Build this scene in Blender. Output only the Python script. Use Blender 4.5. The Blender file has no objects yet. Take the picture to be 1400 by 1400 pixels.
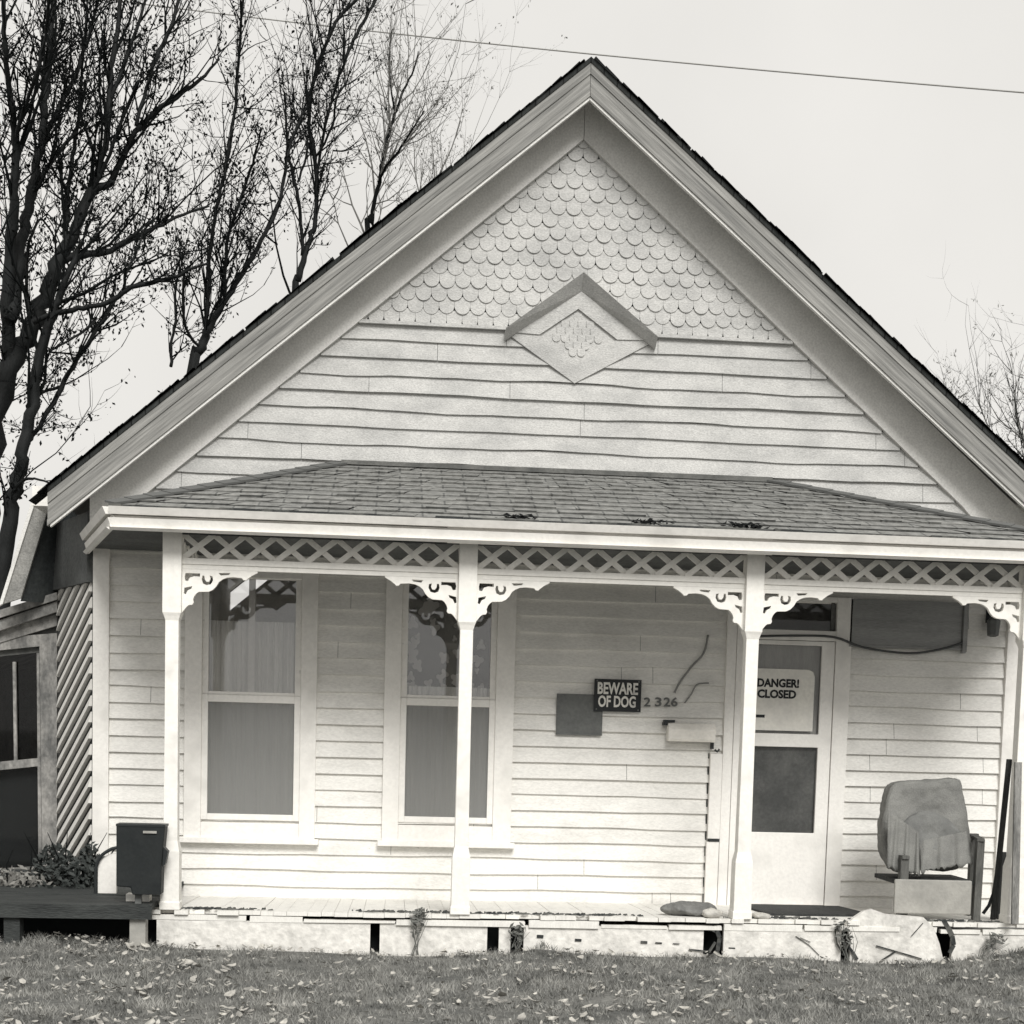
import bpy, math, random
import numpy as np
from mathutils import Vector, Matrix
from mathutils.geometry import tessellate_polygon
random.seed(11)
R = math.radians
S = bpy.context.scene
COL = S.collection

# ------------------------------------------------------------------ camera model (world X right, Y away, Z up)
F = 2000.0; PP = (700.0, 1164.0); VPZ = (540.0, 990.0); ROLL = .027
CAM = Vector((0, -11.0, 1.47))
zc = Vector((VPZ[0]-PP[0], VPZ[1]-PP[1], F)).normalized()
xc = Vector((VPZ[0]+25000-PP[0], VPZ[1]+25000*ROLL-PP[1], F)); xc = (xc - zc*xc.dot(zc)).normalized()
dn = zc.cross(xc)
if dn.y < 0: dn = -dn
def P(u, v, Y):
    """point of the photograph (1400 px frame) on the vertical plane at distance Y"""
    r = Vector((u-PP[0], v-PP[1], F))
    w = Vector((r.dot(xc), r.dot(zc), -r.dot(dn)))
    return CAM + w*((Y-CAM.y)/w.y)
def PX(u, v, Y): return P(u, v, Y).x
def PZ(u, v, Y): return P(u, v, Y).z

cam_d = bpy.data.cameras.new('camera'); cam = bpy.data.objects.new('camera', cam_d); COL.objects.link(cam)
W = lambda c: Vector((xc.dot(c), zc.dot(c), -dn.dot(c)))      # camera (right, down, forward) -> world
cr, cu, cf = W(Vector((1,0,0))), W(Vector((0,-1,0))), W(Vector((0,0,1)))
cam.matrix_world = Matrix(((cr.x, cu.x, -cf.x, CAM.x), (cr.y, cu.y, -cf.y, CAM.y), (cr.z, cu.z, -cf.z, CAM.z), (0,0,0,1)))
cam_d.sensor_fit = 'HORIZONTAL'; cam_d.sensor_width = 36; cam_d.lens = F/1400*36
cam_d.shift_x = -(PP[0]-700)/1400; cam_d.shift_y = (PP[1]-700)/1400
cam_d.clip_end = 2000
S.camera = cam

# ------------------------------------------------------------------ materials
def mat(name, col, rough=.75, spec=.3):
    m = bpy.data.materials.new(name); m.use_nodes = True
    b = m.node_tree.nodes['Principled BSDF']
    b.inputs['Base Color'].default_value = (*col, 1); b.inputs['Roughness'].default_value = rough
    b.inputs['Specular IOR Level'].default_value = spec
    return m
def worn_grain(name, col, dark, ang):
    m = worn(name, col, dark, 1., .38, .68, (1,1,1), .4, .6, bscale=3.)
    for n_ in m.node_tree.nodes:
        if n_.type == 'MAPPING': n_.vector_type = 'TEXTURE'; n_.inputs['Rotation'].default_value = (0,ang,0); n_.inputs['Scale'].default_value = (1.1,.3,.045)
    return m
def worn(name, col, dark, scale=3., lo=.45, hi=.75, stretch=(1,1,1), fine=.15, bump=.3, rough=.75, bscale=40., chips=0., chipcol=(.12,.11,.1)):
    """weathered surface: big stains, fine mottling, a bump, and optional peeled chips"""
    m = mat(name, col, rough); nt = m.node_tree; N = nt.nodes; L = nt.links; b = N['Principled BSDF']
    tc = N.new('ShaderNodeTexCoord'); mp = N.new('ShaderNodeMapping'); mp.inputs['Scale'].default_value = stretch
    L.new(tc.outputs['Object'], mp.inputs['Vector'])
    n1 = N.new('ShaderNodeTexNoise'); n1.inputs['Scale'].default_value = scale; n1.inputs['Detail'].default_value = 8; n1.inputs['Roughness'].default_value = .65
    L.new(mp.outputs[0], n1.inputs['Vector'])
    r1 = N.new('ShaderNodeValToRGB'); r1.color_ramp.elements[0].position = lo; r1.color_ramp.elements[1].position = hi
    r1.color_ramp.elements[0].color = (*col, 1); r1.color_ramp.elements[1].color = (*dark, 1)
    L.new(n1.outputs['Fac'], r1.inputs['Fac'])
    n2 = N.new('ShaderNodeTexNoise'); n2.inputs['Scale'].default_value = bscale; n2.inputs['Detail'].default_value = 5
    L.new(mp.outputs[0], n2.inputs['Vector'])
    mx = N.new('ShaderNodeMix'); mx.data_type = 'RGBA'; mx.blend_type = 'MULTIPLY'; mx.inputs['Factor'].default_value = 1
    r2 = N.new('ShaderNodeMapRange'); r2.inputs['From Min'].default_value = .3; r2.inputs['From Max'].default_value = .7
    r2.inputs['To Min'].default_value = 1-fine; r2.inputs['To Max'].default_value = 1.0
    L.new(n2.outputs['Fac'], r2.inputs['Value'])
    L.new(r1.outputs['Color'], mx.inputs['A']); L.new(r2.outputs['Result'], mx.inputs['B'])
    out = mx.outputs['Result']
    if chips > 0:
        n3 = N.new('ShaderNodeTexNoise'); n3.inputs['Scale'].default_value = 9; n3.inputs['Detail'].default_value = 9; n3.inputs['Roughness'].default_value = .8
        mp3 = N.new('ShaderNodeMapping'); mp3.inputs['Location'].default_value = (7.3, 2.1, 4.4); mp3.inputs['Scale'].default_value = stretch
        L.new(tc.outputs['Object'], mp3.inputs['Vector']); L.new(mp3.outputs[0], n3.inputs['Vector'])
        r3 = N.new('ShaderNodeMapRange'); r3.inputs['From Min'].default_value = .74-chips; r3.inputs['From Max'].default_value = .77-chips
        L.new(n3.outputs['Fac'], r3.inputs['Value'])
        m3 = N.new('ShaderNodeMix'); m3.data_type = 'RGBA'; L.new(r3.outputs['Result'], m3.inputs['Factor'])
        L.new(out, m3.inputs['A']); m3.inputs['B'].default_value = (*chipcol, 1); out = m3.outputs['Result']
    L.new(out, b.inputs['Base Color'])
    bp = N.new('ShaderNodeBump'); bp.inputs['Strength'].default_value = bump; bp.inputs['Distance'].default_value = .01
    L.new(n2.outputs['Fac'], bp.inputs['Height']); L.new(bp.outputs[0], b.inputs['Normal'])
    return m
WH = (.80, .785, .745); WD = (.56, .55, .52)
M = {}
M['siding'] = worn('white_siding_paint', WH, WD, 1.6, .48, .8, (1,1,2.5), .16, .3, chips=.075, chipcol=(.26,.255,.24))
M['gable'] = worn('grey_gable_paint', (.60,.595,.575), (.40,.40,.39), 2.2, .42, .75, (1,1,2), .3, .5, bscale=70)
M['trim'] = worn('white_trim_paint', (.82,.80,.76), (.60,.585,.55), 2.5, .52, .8, (1,1,1), .1, .2, chips=.05, chipcol=(.2,.19,.17))
M['rake'] = worn('grey_rake_paint', (.34,.335,.315), (.17,.17,.163), 3, .4, .75, (2,2,2), .35, .5, chips=.05, chipcol=(.06,.06,.06))
M['frieze'] = worn('frieze_paint', (.78,.77,.74), (.62,.61,.585), 2, .45, .8, (1,1,1), .22, .3, bscale=70)
M['fretwork'] = worn('fretwork_paint', (.87,.85,.80), (.62,.605,.57), 5, .55, .8, (1,1,1), .1, .2, chips=.03, chipcol=(.25,.24,.22))
M['soffit'] = worn('canted_shade_grey', (.12,.125,.122), (.07,.074,.073), 3, .4, .7, (1,1,1), .3, .4)  # dark tone of the shade panel on the canted wall
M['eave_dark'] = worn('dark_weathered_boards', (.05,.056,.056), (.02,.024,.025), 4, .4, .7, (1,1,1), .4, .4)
M['wing_paint'] = worn('grey_peeling_paint', (.17,.17,.16), (.08,.083,.08), 5, .4, .65, (1,1,1), .4, .5, chips=.06, chipcol=(.05,.05,.05))
M['wing_frame'] = worn('grey_frame_paint', (.36,.35,.33), (.14,.14,.135), 6, .42, .65, (1,1,.6), .4, .5, chips=.08, chipcol=(.06,.06,.06))
M['floor'] = worn('porch_floor_paint', (.80,.785,.74), (.60,.585,.55), 3, .5, .8, (3,1,1), .12, .2, chips=.05, chipcol=(.1,.1,.09))
M['skirt'] = worn('limewashed_skirting', (.80,.78,.735), (.50,.49,.46), 3.5, .48, .72, (1,1,1), .25, .8, chips=.085, chipcol=(.2,.19,.17), bscale=25)
M['black'] = mat('under_deck_darkness', (.006,.008,.008), .9)
M['crack'] = worn('crack_dirt_and_shadow', (.03,.033,.033), (.12,.12,.11), 8, .45, .6)  # cracks and litter, also the painted shadow line on the porch eave
M['iron'] = mat('dark_iron', (.018,.021,.022), .5)
M['box'] = worn('dark_box_paint', (.010,.013,.014), (.02,.023,.023), 4, .4, .7, (1,1,1), .2, .1, rough=.65)
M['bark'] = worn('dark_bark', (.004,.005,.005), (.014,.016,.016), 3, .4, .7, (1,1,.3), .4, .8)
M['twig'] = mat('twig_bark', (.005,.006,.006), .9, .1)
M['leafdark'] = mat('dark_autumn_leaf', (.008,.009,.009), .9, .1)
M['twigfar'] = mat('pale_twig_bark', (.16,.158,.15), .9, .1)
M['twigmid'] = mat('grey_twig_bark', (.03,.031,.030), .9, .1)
M['shrub'] = mat('shrub_leaf', (.035,.04,.038), .6)
M['shrubpale'] = mat('pale_shrub_leaf', (.20,.195,.18), .7)
M['weed'] = mat('weed_leaf', (.13,.132,.122), .7)
M['board'] = worn('weathered_board', (.30,.295,.28), (.12,.12,.115), 6, .4, .7, (3,3,.5), .4, .6)
M['boarddark'] = worn('dark_board', (.045,.047,.046), (.015,.017,.017), 6, .4, .7, (3,3,.5), .4, .6)
M['deck'] = worn('dark_deck_boards', (.055,.06,.058), (.025,.028,.028), 4, .4, .7, (.6,3,3), .4, .6)
M['chair'] = worn('grey_chair_cloth', (.24,.24,.225), (.17,.17,.162), 6, .4, .7, (1,1,1), .25, .5, bscale=120)
M['cushion'] = worn('dark_cushion_cloth', (.195,.197,.188), (.13,.132,.128), 5, .4, .7, (1,1,1), .2, .4, bscale=140)
M['card'] = worn('faded_panel', (.40,.39,.36), (.28,.275,.255), 5, .4, .7, (1,1,1), .2, .3)
M['wood'] = worn('old_chair_wood', (.14,.14,.13), (.06,.06,.058), 6, .4, .7, (3,3,.6), .3, .4)
M['signblack'] = mat('sign_black', (.014,.016,.017), .5)
M['signwhite'] = worn('sign_white', (.75,.73,.68), (.5,.49,.46), 12, .5, .7)
M['plate'] = worn('grey_plate', (.15,.155,.15), (.11,.114,.112), 7, .4, .7, (1,1,1), .2, .2)
M['paper'] = worn('white_paper', (.78,.76,.70), (.66,.64,.60), 5, .45, .7)
M['mailbox'] = worn('white_metal', (.83,.80,.74), (.7,.68,.63), 5, .5, .8, rough=.45)
M['curtain'] = worn('net_curtain', (.88,.87,.83), (.74,.73,.70), 3., .4, .7, (6,6,.5), .15, .15)
M['shade'] = mat('dark_lace', (.03,.033,.033), .9)
M['lace'] = mat('pale_lace', (.42,.41,.39), .9)
M['doorcurtain'] = worn('door_curtain', (.84,.83,.79), (.66,.65,.62), 3, .4, .7, (3,3,.5), .15, .1)
M['doorscreen'] = worn('door_screen', (.16,.163,.158), (.40,.40,.38), 2.2, .4, .75, (1,1,1), .25, .1)
M['shade_panel'] = worn('shaded_wall_grey', (.34,.342,.335), (.26,.262,.258), 3, .4, .7, (.5,1,6), .3, .3)  # grey of siding in shade, for the panel right of the door
M['wirepale'] = mat('grey_wire', (.22,.22,.21), .6)
M['wire'] = mat('dark_wire', (.07,.073,.073), .6)
M['line'] = mat('power_wire', (.36,.355,.34), .7)
M['rock'] = worn('pale_stone', (.62,.60,.55), (.35,.34,.32), 9, .45, .7, (1,1,1), .3, .8)
M['rag'] = worn('grey_rag', (.22,.22,.21), (.12,.12,.115), 9, .4, .7, (1,1,1), .3, .7)
M['leafpale'] = worn('pale_fallen_leaf', (.56,.54,.49), (.18,.175,.165), 7, .4, .65, (1,1,1), .3, .2)
def grass_mat():
    m = mat('lawn_blades', (.10,.105,.10), .8, .15); nt = m.node_tree; N = nt.nodes; L = nt.links
    g = N.new('ShaderNodeTexCoord'); n = N.new('ShaderNodeTexNoise'); n.inputs['Scale'].default_value = 4.5; n.inputs['Detail'].default_value = 9; n.inputs['Roughness'].default_value = .7
    r = N.new('ShaderNodeValToRGB'); r.color_ramp.elements[0].position = .32; r.color_ramp.elements[1].position = .68
    r.color_ramp.elements[0].color = (.07,.073,.07,1); r.color_ramp.elements[1].color = (.38,.375,.35,1)
    L.new(g.outputs['Object'], n.inputs['Vector']); L.new(n.outputs['Fac'], r.inputs['Fac']); L.new(r.outputs['Color'], N['Principled BSDF'].inputs['Base Color'])
    return m
M['grass'] = grass_mat()
M['soil'] = worn('lawn_soil', (.12,.122,.116), (.26,.257,.24), 3, .4, .7, (1,1,1), .4, .8, bscale=30)
def glass_mat(name, tint=.9, refl=1.6):
    """window glass: a mirror-like coat by its own Fresnel over a clear pane"""
    m = bpy.data.materials.new(name); m.use_nodes = True; nt = m.node_tree; N = nt.nodes; L = nt.links; N.clear()
    o = N.new('ShaderNodeOutputMaterial'); mx = N.new('ShaderNodeMixShader'); t = N.new('ShaderNodeBsdfTransparent'); gl = N.new('ShaderNodeBsdfGlossy')
    t.inputs['Color'].default_value = (tint,tint,tint,1); gl.inputs['Roughness'].default_value = .03; gl.inputs['Color'].default_value = (1,1,1,1)
    f = N.new('ShaderNodeFresnel'); f.inputs['IOR'].default_value = refl
    L.new(f.outputs[0], mx.inputs['Fac']); L.new(t.outputs[0], mx.inputs[1]); L.new(gl.outputs[0], mx.inputs[2]); L.new(mx.outputs[0], o.inputs['Surface'])
    return m
M['glass'] = glass_mat('window_glass', .95, 1.8)
M['glassdark'] = glass_mat('dusty_glass', .8, 1.3)
def screen_mat():
    m = bpy.data.materials.new('insect_screen_mesh'); m.use_nodes = True; nt = m.node_tree; N = nt.nodes; L = nt.links; N.clear()
    o = N.new('ShaderNodeOutputMaterial'); mx = N.new('ShaderNodeMixShader'); t = N.new('ShaderNodeBsdfTransparent'); d = N.new('ShaderNodeBsdfDiffuse')
    d.inputs['Color'].default_value = (.34,.342,.33,1); mx.inputs['Fac'].default_value = .34
    L.new(t.outputs[0], mx.inputs[1]); L.new(d.outputs[0], mx.inputs[2]); L.new(mx.outputs[0], o.inputs['Surface'])
    return m
M['screen'] = screen_mat()
def shingle_mat(name, c1, c2, mort, bw=.30, rh=.125, speck=True):
    m = mat(name, c1, .9, .15); nt = m.node_tree; N = nt.nodes; L = nt.links; b = N['Principled BSDF']
    uv = N.new('ShaderNodeUVMap')
    br = N.new('ShaderNodeTexBrick'); br.offset = .5; br.inputs['Color1'].default_value = (*c1,1); br.inputs['Color2'].default_value = (*c2,1); br.inputs['Mortar'].default_value = (*mort,1)
    br.inputs['Scale'].default_value = 1; br.inputs['Mortar Size'].default_value = .007; br.inputs['Brick Width'].default_value = bw; br.inputs['Row Height'].default_value = rh
    L.new(uv.outputs[0], br.inputs['Vector'])
    n = N.new('ShaderNodeTexNoise'); n.inputs['Scale'].default_value = 14; n.inputs['Detail'].default_value = 8; n.inputs['Roughness'].default_value = .75
    L.new(uv.outputs[0], n.inputs['Vector'])
    mr = N.new('ShaderNodeMapRange'); mr.inputs['From Min'].default_value = .3; mr.inputs['From Max'].default_value = .7; mr.inputs['To Min'].default_value = .45; mr.inputs['To Max'].default_value = 1.35
    L.new(n.outputs['Fac'], mr.inputs['Value'])
    mx = N.new('ShaderNodeMix'); mx.data_type = 'RGBA'; mx.blend_type = 'MULTIPLY'; mx.inputs['Factor'].default_value = 1
    L.new(br.outputs['Color'], mx.inputs['A']); L.new(mr.outputs['Result'], mx.inputs['B']); L.new(mx.outputs['Result'], b.inputs['Base Color'])
    bp = N.new('ShaderNodeBump'); bp.inputs['Strength'].default_value = .6; bp.inputs['Distance'].default_value = .01
    L.new(n.outputs['Fac'], bp.inputs['Height']); L.new(bp.outputs[0], b.inputs['Normal'])
    return m
M['shingle'] = shingle_mat('porch_roof_shingles', (.25,.25,.238), (.215,.216,.207), (.13,.132,.128))
M['mainroof'] = shingle_mat('main_roof_shingles', (.05,.053,.052), (.035,.038,.037), (.015,.016,.016))

# ------------------------------------------------------------------ mesh builder
class MB:
    def __init__(s): s.v = []; s.f = []; s.uv = None
    def add(s, vs, fs):
        o = len(s.v); s.v += [tuple(v) for v in vs]; s.f += [tuple(o+i for i in f) for f in fs]
    def quad(s, a, b, c, d): s.add([a,b,c,d], [(0,1,2,3)])
    def tri(s, a, b, c): s.add([a,b,c], [(0,1,2)])
    def hexa(s, p): s.add(p, [(0,3,2,1),(4,5,6,7),(0,1,5,4),(1,2,6,5),(2,3,7,6),(3,0,4,7)])   # bottom 4 then top 4
    def box(s, x0, x1, y0, y1, z0, z1, j=0):
        r = lambda: random.uniform(-j, j)
        s.hexa([(x0+r(),y0,z0+r()),(x1+r(),y0,z0+r()),(x1,y1,z0),(x0,y1,z0),(x0+r(),y0,z1+r()),(x1+r(),y0,z1+r()),(x1,y1,z1),(x0,y1,z1)])
    def prism(s, poly, y0, y1, holes=()):
        """polygon in the XZ plane, thickened from y0 to y1"""
        loops = [list(poly)] + [list(h) for h in holes]
        flat = [p for l in loops for p in l]; n = len(flat)
        tris = tessellate_polygon([[Vector((p[0], p[1], 0)) for p in l] for l in loops])
        o = len(s.v)
        s.v += [(p[0], y0, p[1]) for p in flat] + [(p[0], y1, p[1]) for p in flat]
        for t in tris:
            s.f.append(tuple(o+i for i in t)); s.f.append(tuple(o+n+i for i in reversed(t)))
        k = 0
        for l in loops:
            m = len(l)
            for i in range(m):
                a, b = k+i, k+(i+1) % m; s.f.append((o+a, o+b, o+n+b, o+n+a))
            k += m
    def bar(s, p, q, w, t, up=Vector((0,1,0))):
        """a board from p to q, w wide (in the plane square to up) and t thick along up"""
        p, q = Vector(p), Vector(q); d = (q-p).normalized(); sd = d.cross(up).normalized()*w/2; u = sd.cross(d).normalized()*t/2
        s.hexa([p-sd-u, p+sd-u, p+sd+u, p-sd+u, q-sd-u, q+sd-u, q+sd+u, q-sd+u])
    def tube(s, pts, rad, n=6, cap=True):
        pts = [Vector(p) for p in pts]
        if not hasattr(rad, '__len__'): rad = [rad]*len(pts)
        o = len(s.v); m = len(pts)
        for i, p in enumerate(pts):
            d = (pts[min(i+1,m-1)] - pts[max(i-1,0)]).normalized()
            a = d.orthogonal().normalized() if i == 0 else (a - d*a.dot(d)).normalized()
            b = d.cross(a)
            for k in range(n):
                t = 2*math.pi*k/n; s.v.append(tuple(p + (a*math.cos(t) + b*math.sin(t))*rad[i]))
        for i in range(m-1):
            for k in range(n):
                k2 = (k+1) % n; s.f.append((o+i*n+k, o+i*n+k2, o+(i+1)*n+k2, o+(i+1)*n+k))
        if cap:
            s.f.append(tuple(o+k for k in reversed(range(n)))); s.f.append(tuple(o+(m-1)*n+k for k in range(n)))
    def rings(s, rings, cap=True):
        o = len(s.v); n = len(rings[0])
        for r in rings: s.v += [tuple(p) for p in r]
        for i in range(len(rings)-1):
            for k in range(n):
                k2 = (k+1) % n; s.f.append((o+i*n+k, o+i*n+k2, o+(i+1)*n+k2, o+(i+1)*n+k))
        if cap:
            s.f.append(tuple(o+k for k in reversed(range(n)))); s.f.append(tuple(o+(len(rings)-1)*n+k for k in range(n)))
    def build(s, name, m, parent=None, smooth=False, fix=True, origin=None, uvf=None):
        me = bpy.data.meshes.new(name)
        vs = s.v
        if origin is not None: vs = [(x-origin[0], y-origin[1], z-origin[2]) for x,y,z in vs]
        me.from_pydata(vs, [], s.f); me.validate()
        if fix and len(s.f) < 60000:
            import bmesh
            bm = bmesh.new(); bm.from_mesh(me); bmesh.ops.recalc_face_normals(bm, faces=bm.faces); bm.to_mesh(me); bm.free()
        if uvf:
            l = me.uv_layers.new(name='uv')
            for lp in me.loops: l.data[lp.index].uv = uvf(me.vertices[lp.vertex_index].co)
        me.materials.append(m)
        if smooth:
            for p in me.polygons: p.use_smooth = True
        o = bpy.data.objects.new(name, me); COL.objects.link(o)
        if origin is not None: o.location = origin
        if parent is not None: o.parent = parent
        return o
def tag(o, label=None, cat=None, group=None, kind=None):
    for k, v in (('label',label),('category',cat),('group',group),('kind',kind)):
        if v: o[k] = v
    return o
def empty(name, label=None, cat=None, group=None):
    o = bpy.data.objects.new(name, None); COL.objects.link(o); o.empty_display_size = .1
    return tag(o, label, cat, group)
def bevel(o, w=.006, seg=2):
    md = o.modifiers.new('bevel', 'BEVEL'); md.width = w; md.segments = seg; md.limit_method = 'ANGLE'; return o

HX0, HX1, RX = -2.2, 4.77, 1.285           # house corners, ridge
ML, MR = .835, .812
house = empty('house', 'weathered white one storey house with steep front gable and lacy porch', 'house')

# ------------------------------------------------------------------ lap siding
def siding(mb, z0, z1, pitch, span, holes=(), lip=.016, y=0., wob=.003, seed=1):
    rnd = random.Random(seed); k = 0; z = z0
    while z < z1-1e-6:
        t = min(z+pitch, z1)
        phs = [rnd.uniform(0,6.28) for _ in range(3)]; jts = sorted(rnd.uniform(-2,4.6) for _ in range(2)); amp = wob*rnd.uniform(.3,1.6); lp = lip*rnd.uniform(.75,1.2)
        wz = lambda x: amp*(math.sin(x*2.1+phs[0]) + .7*math.sin(x*5.3+phs[1]) + .4*math.sin(x*11.7+phs[2]))
        brk = sorted({z, t} | {h for a,b,c,d in holes for h in (c,d) if z < h < t})
        for b0, b1 in zip(brk[:-1], brk[1:]):
            mid = (b0+b1)/2; xs = [span(mid)]
            for a,b,c,d in holes:
                if c <= mid <= d:
                    nx = []
                    for s0, s1 in xs:
                        if b <= s0 or a >= s1: nx.append((s0,s1)); continue
                        if a > s0: nx.append((s0,a))
                        if b < s1: nx.append((b,s1))
                    xs = nx
            xs = [(p+.0015 if p != s0 else p, q_-.0015 if q_ != s1 else q_) for s0, s1 in xs for p, q_ in zip([s0]+[j for j in jts if s0+.1 < j < s1-.1], [j for j in jts if s0+.1 < j < s1-.1]+[s1])]
            for s0, s1 in xs:
                n = max(1, int((s1-s0)/.16))
                for i in range(n):
                    xa, xb = s0+(s1-s0)*i/n, s0+(s1-s0)*(i+1)/n
                    def pt(x, zz):
                        f = (zz-z)/pitch
                        return (x, y - lp*(1-f), zz + (wz(x) if zz == z else (wz(x)*.0)))
                    mb.quad(pt(xa,b0), pt(xb,b0), pt(xb,b1+.006 if b1 == t else b1), pt(xa,b1+.006 if b1 == t else b1))
                    if b0 == z:
                        a1, a2 = pt(xa,b0), pt(xb,b0)
                        mb.quad((xa,y+.004,a1[2]), (xb,y+.004,a2[2]), a2, a1)
        z = t; k += 1

def rect(u0, v0, u1, v1, Y=0.):
    um, vm = (u0+u1)/2, (v0+v1)/2
    return PX(u0,vm,Y), PX(u1,vm,Y), PZ(um,v1,Y), PZ(um,v0,Y)
w1 = rect(253,785,433,1146); w2 = rect(525,789,702,1151)
dr = rect(1000,815,1155,1236)
gl1 = rect(285,792,403,1113); gl2 = rect(556,796,669,1117)
holes = []
for w, g in ((w1,gl1),(w2,gl2)): holes.append((g[0]-.03, g[1]+.03, g[2]-.03, w[3]-.03))
dg = rect(1030,880,1117,1138); tr = rect(1028,822,1138,861)
holes.append((dr[0]+.05, dr[1]-.05, .1, dr[3]-.05))

mb = MB(); siding(mb, .12, 2.76, .1215, lambda z: (HX0+.02, HX1-.02), holes, .021, seed=3)
mb.build('front_wall', M['siding'], house)
# gable: horizontal boards below, fish scale shingles above
GA = P(797,193,0); GA = Vector((1.281, 0, 5.741)); GL, GR = .850, .845
def gspan(z): return (GA.x-(GA.z-z)/GL - .05, GA.x+(GA.z-z)/GR + .05)
ZS = (PZ(490,440,0)+PZ(1095,470,0))/2
nrow = round((ZS-2.76)/.122); pit = (ZS-2.76)/nrow
orn = [P(795,380,0), P(690,455,0), P(785,525,0), P(895,467,0)]
mb = MB(); siding(mb, 2.76, ZS, pit, gspan, (), .022, wob=.005, seed=8)
mb.build('gable_siding', M['gable'], house)
mb = MB(); rnd = random.Random(5); z = ZS - .012; row = 0; sw, sh = .114, .094
while z < GA.z-.02:
    x0, x1 = gspan(z+.06); off = (row % 2)*sw/2; n0 = int((x0-RX)/sw)-1; n1 = int((x1-RX)/sw)+1
    for k in range(n0, n1+1):
        cx = RX + k*sw + off; zb = z + rnd.uniform(-.006,.006); w = sw*.5 - .0008
        if cx < x0-.02 or cx > x1+.02: continue
        pts = [(cx-w, zb+sh*1.35), (cx-w, zb+.056)] + [(cx-w*math.cos(t), zb+.056-.056*math.sin(t)) for t in [math.pi*i/10 for i in range(1,10)]] + [(cx+w, zb+.056), (cx+w, zb+sh*1.35)]
        lift = rnd.uniform(.007,.015)
        yy = lambda zz: -.004 - lift*(1-(zz-zb)/(sh*1.35))
        n = len(pts); o = len(mb.v)
        mb.v += [(p[0], yy(p[1]), p[1]) for p in pts] + [(p[0], yy(p[1])+.009, p[1]) for p in pts]
        mb.f.append(tuple(o+i for i in range(n)))
        for i in range(n): j = (i+1) % n; mb.f.append((o+i, o+j, o+n+j, o+n+i))
    z += sh; row += 1
mb.build('gable_shingles', M['gable'], house, fix=False)
mb = MB(); mb.prism([(HX0+.03,.1),(HX1-.03,.1),(HX1-.03,2.8),(HX1+.05,2.95),(RX,5.95),(HX0-.05,2.95),(HX0+.03,2.8)], .012, .05,
    holes=[[(a,c),(b,c),(b,d),(a,d)] for a,b,c,d in holes])
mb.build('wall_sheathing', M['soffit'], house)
# bed board above the shingles' foot
mb = MB(); a, b = gspan(ZS); mb.box(a+.05, orn[1].x+.12, -.036, -.004, ZS-.012, ZS+.012, .003); mb.build('drip_board', M['gable'], house); mb = MB(); mb.box(orn[3].x-.12, b-.05, -.036, -.004, ZS-.012, ZS+.012, .003)
mb.build('drip_board', M['gable'], house)
# frieze boards following the rake
def slope_strip(mb, ax, az, ml, mr, wl, y0, y1, xl, xr, cutl=None):
    """two boards meeting at (ax, az): lower edge as given, wl tall (vertical)"""
    zl, zr = az-(ax-xl)*ml, az-(xr-ax)*mr
    mb.prism([(ax,az),(ax,az+wl),(xl,zl+wl),(xl,zl)], y0, y1)
    mb.prism([(ax,az),(xr,zr),(xr,zr+wl),(ax,az+wl)], y0, y1)
mb = MB(); zl = GA.z-(GA.x-HX0+.03)*GL; zr = GA.z-(HX1-.04-GA.x)*GR
fl = HX0-.03; fr = HX1-.02
mb.prism([(GA.x,GA.z),(GA.x,GA.z+.34),(fl,6.0-(GA.x-fl)*ML),(fl,2.70),(-1.86,3.06)], -.042, -.002)
mb.prism([(GA.x+.004,GA.z),(4.25,GA.z-(4.25-GA.x)*GR),(fr,2.72),(fr,6.0-(fr-GA.x)*MR),(GA.x+.004,GA.z+.34)], -.040, -.002)
mb.build('frieze_board', M['frieze'], house)
# gable ornament
orn_p = [(p.x, p.z) for p in orn]; inn = [P(790,424,0), P(737,459,0), P(786,500,0), P(843,466,0)]; inn_p = [(p.x,p.z) for p in inn]
mb = MB(); to_, lo2, bo_, ro_ = orn_p; ti_, li_, bi_, ri_ = inn_p
mb.prism([to_,lo2,li_,ti_], -.036, -.005); mb.prism([to_,ti_,ri_,ro_], -.0365, -.005); mb.prism([lo2,bo_,bi_,li_], -.026, -.005); mb.prism([bo_,ro_,ri_,bi_], -.0265, -.005); op = mb.build('gable_ornament', M['gable'], house)
mb = MB(); mb.prism(inn_p, -.018, -.004)
zc2 = [p[1] for p in inn_p]; rr_ = 0; zz_ = min(zc2)+.01
while zz_ < max(zc2)-.05:
    for k_ in range(-5,6):
        cx_ = inn_p[0][0] + (k_+.5*(rr_%2))*.062; up_ = (max(zc2)-zz_-.03)/(max(zc2)-inn_p[1][1]); lo_ = (zz_-min(zc2))/(inn_p[1][1]-min(zc2))
        if abs(cx_-inn_p[0][0]) < .26*min(up_,lo_)-.03: mb.prism([(cx_-.029,zz_+.06),(cx_-.029,zz_+.028)]+[(cx_-.029*math.cos(t),zz_+.028-.028*math.sin(t)) for t in (.5,1.05,1.57,2.1,2.65)]+[(cx_+.029,zz_+.028),(cx_+.029,zz_+.06)], -.026+.0004*rr_, -.019)
    zz_ += .05; rr_ += 1
mb.build('panel', M['gable'], op)
mb = MB(); T, Lf, Bt, Rt = orn
def hood(a, b, dz=.105):
    ax, az, bx, bz = a.x, a.z, b.x, b.z
    mb.hexa([(ax,-.038,az-dz),(bx,-.038,bz-dz*.6),(bx,-.004,bz-dz*.6),(ax,-.004,az-dz),(ax,-.14,az),(bx,-.14,bz),(bx,-.004,bz+.01),(ax,-.004,az+.012)])
hood(T, Lf); hood(T, Rt); mb.build('hood', M['gable'], op)

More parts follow.
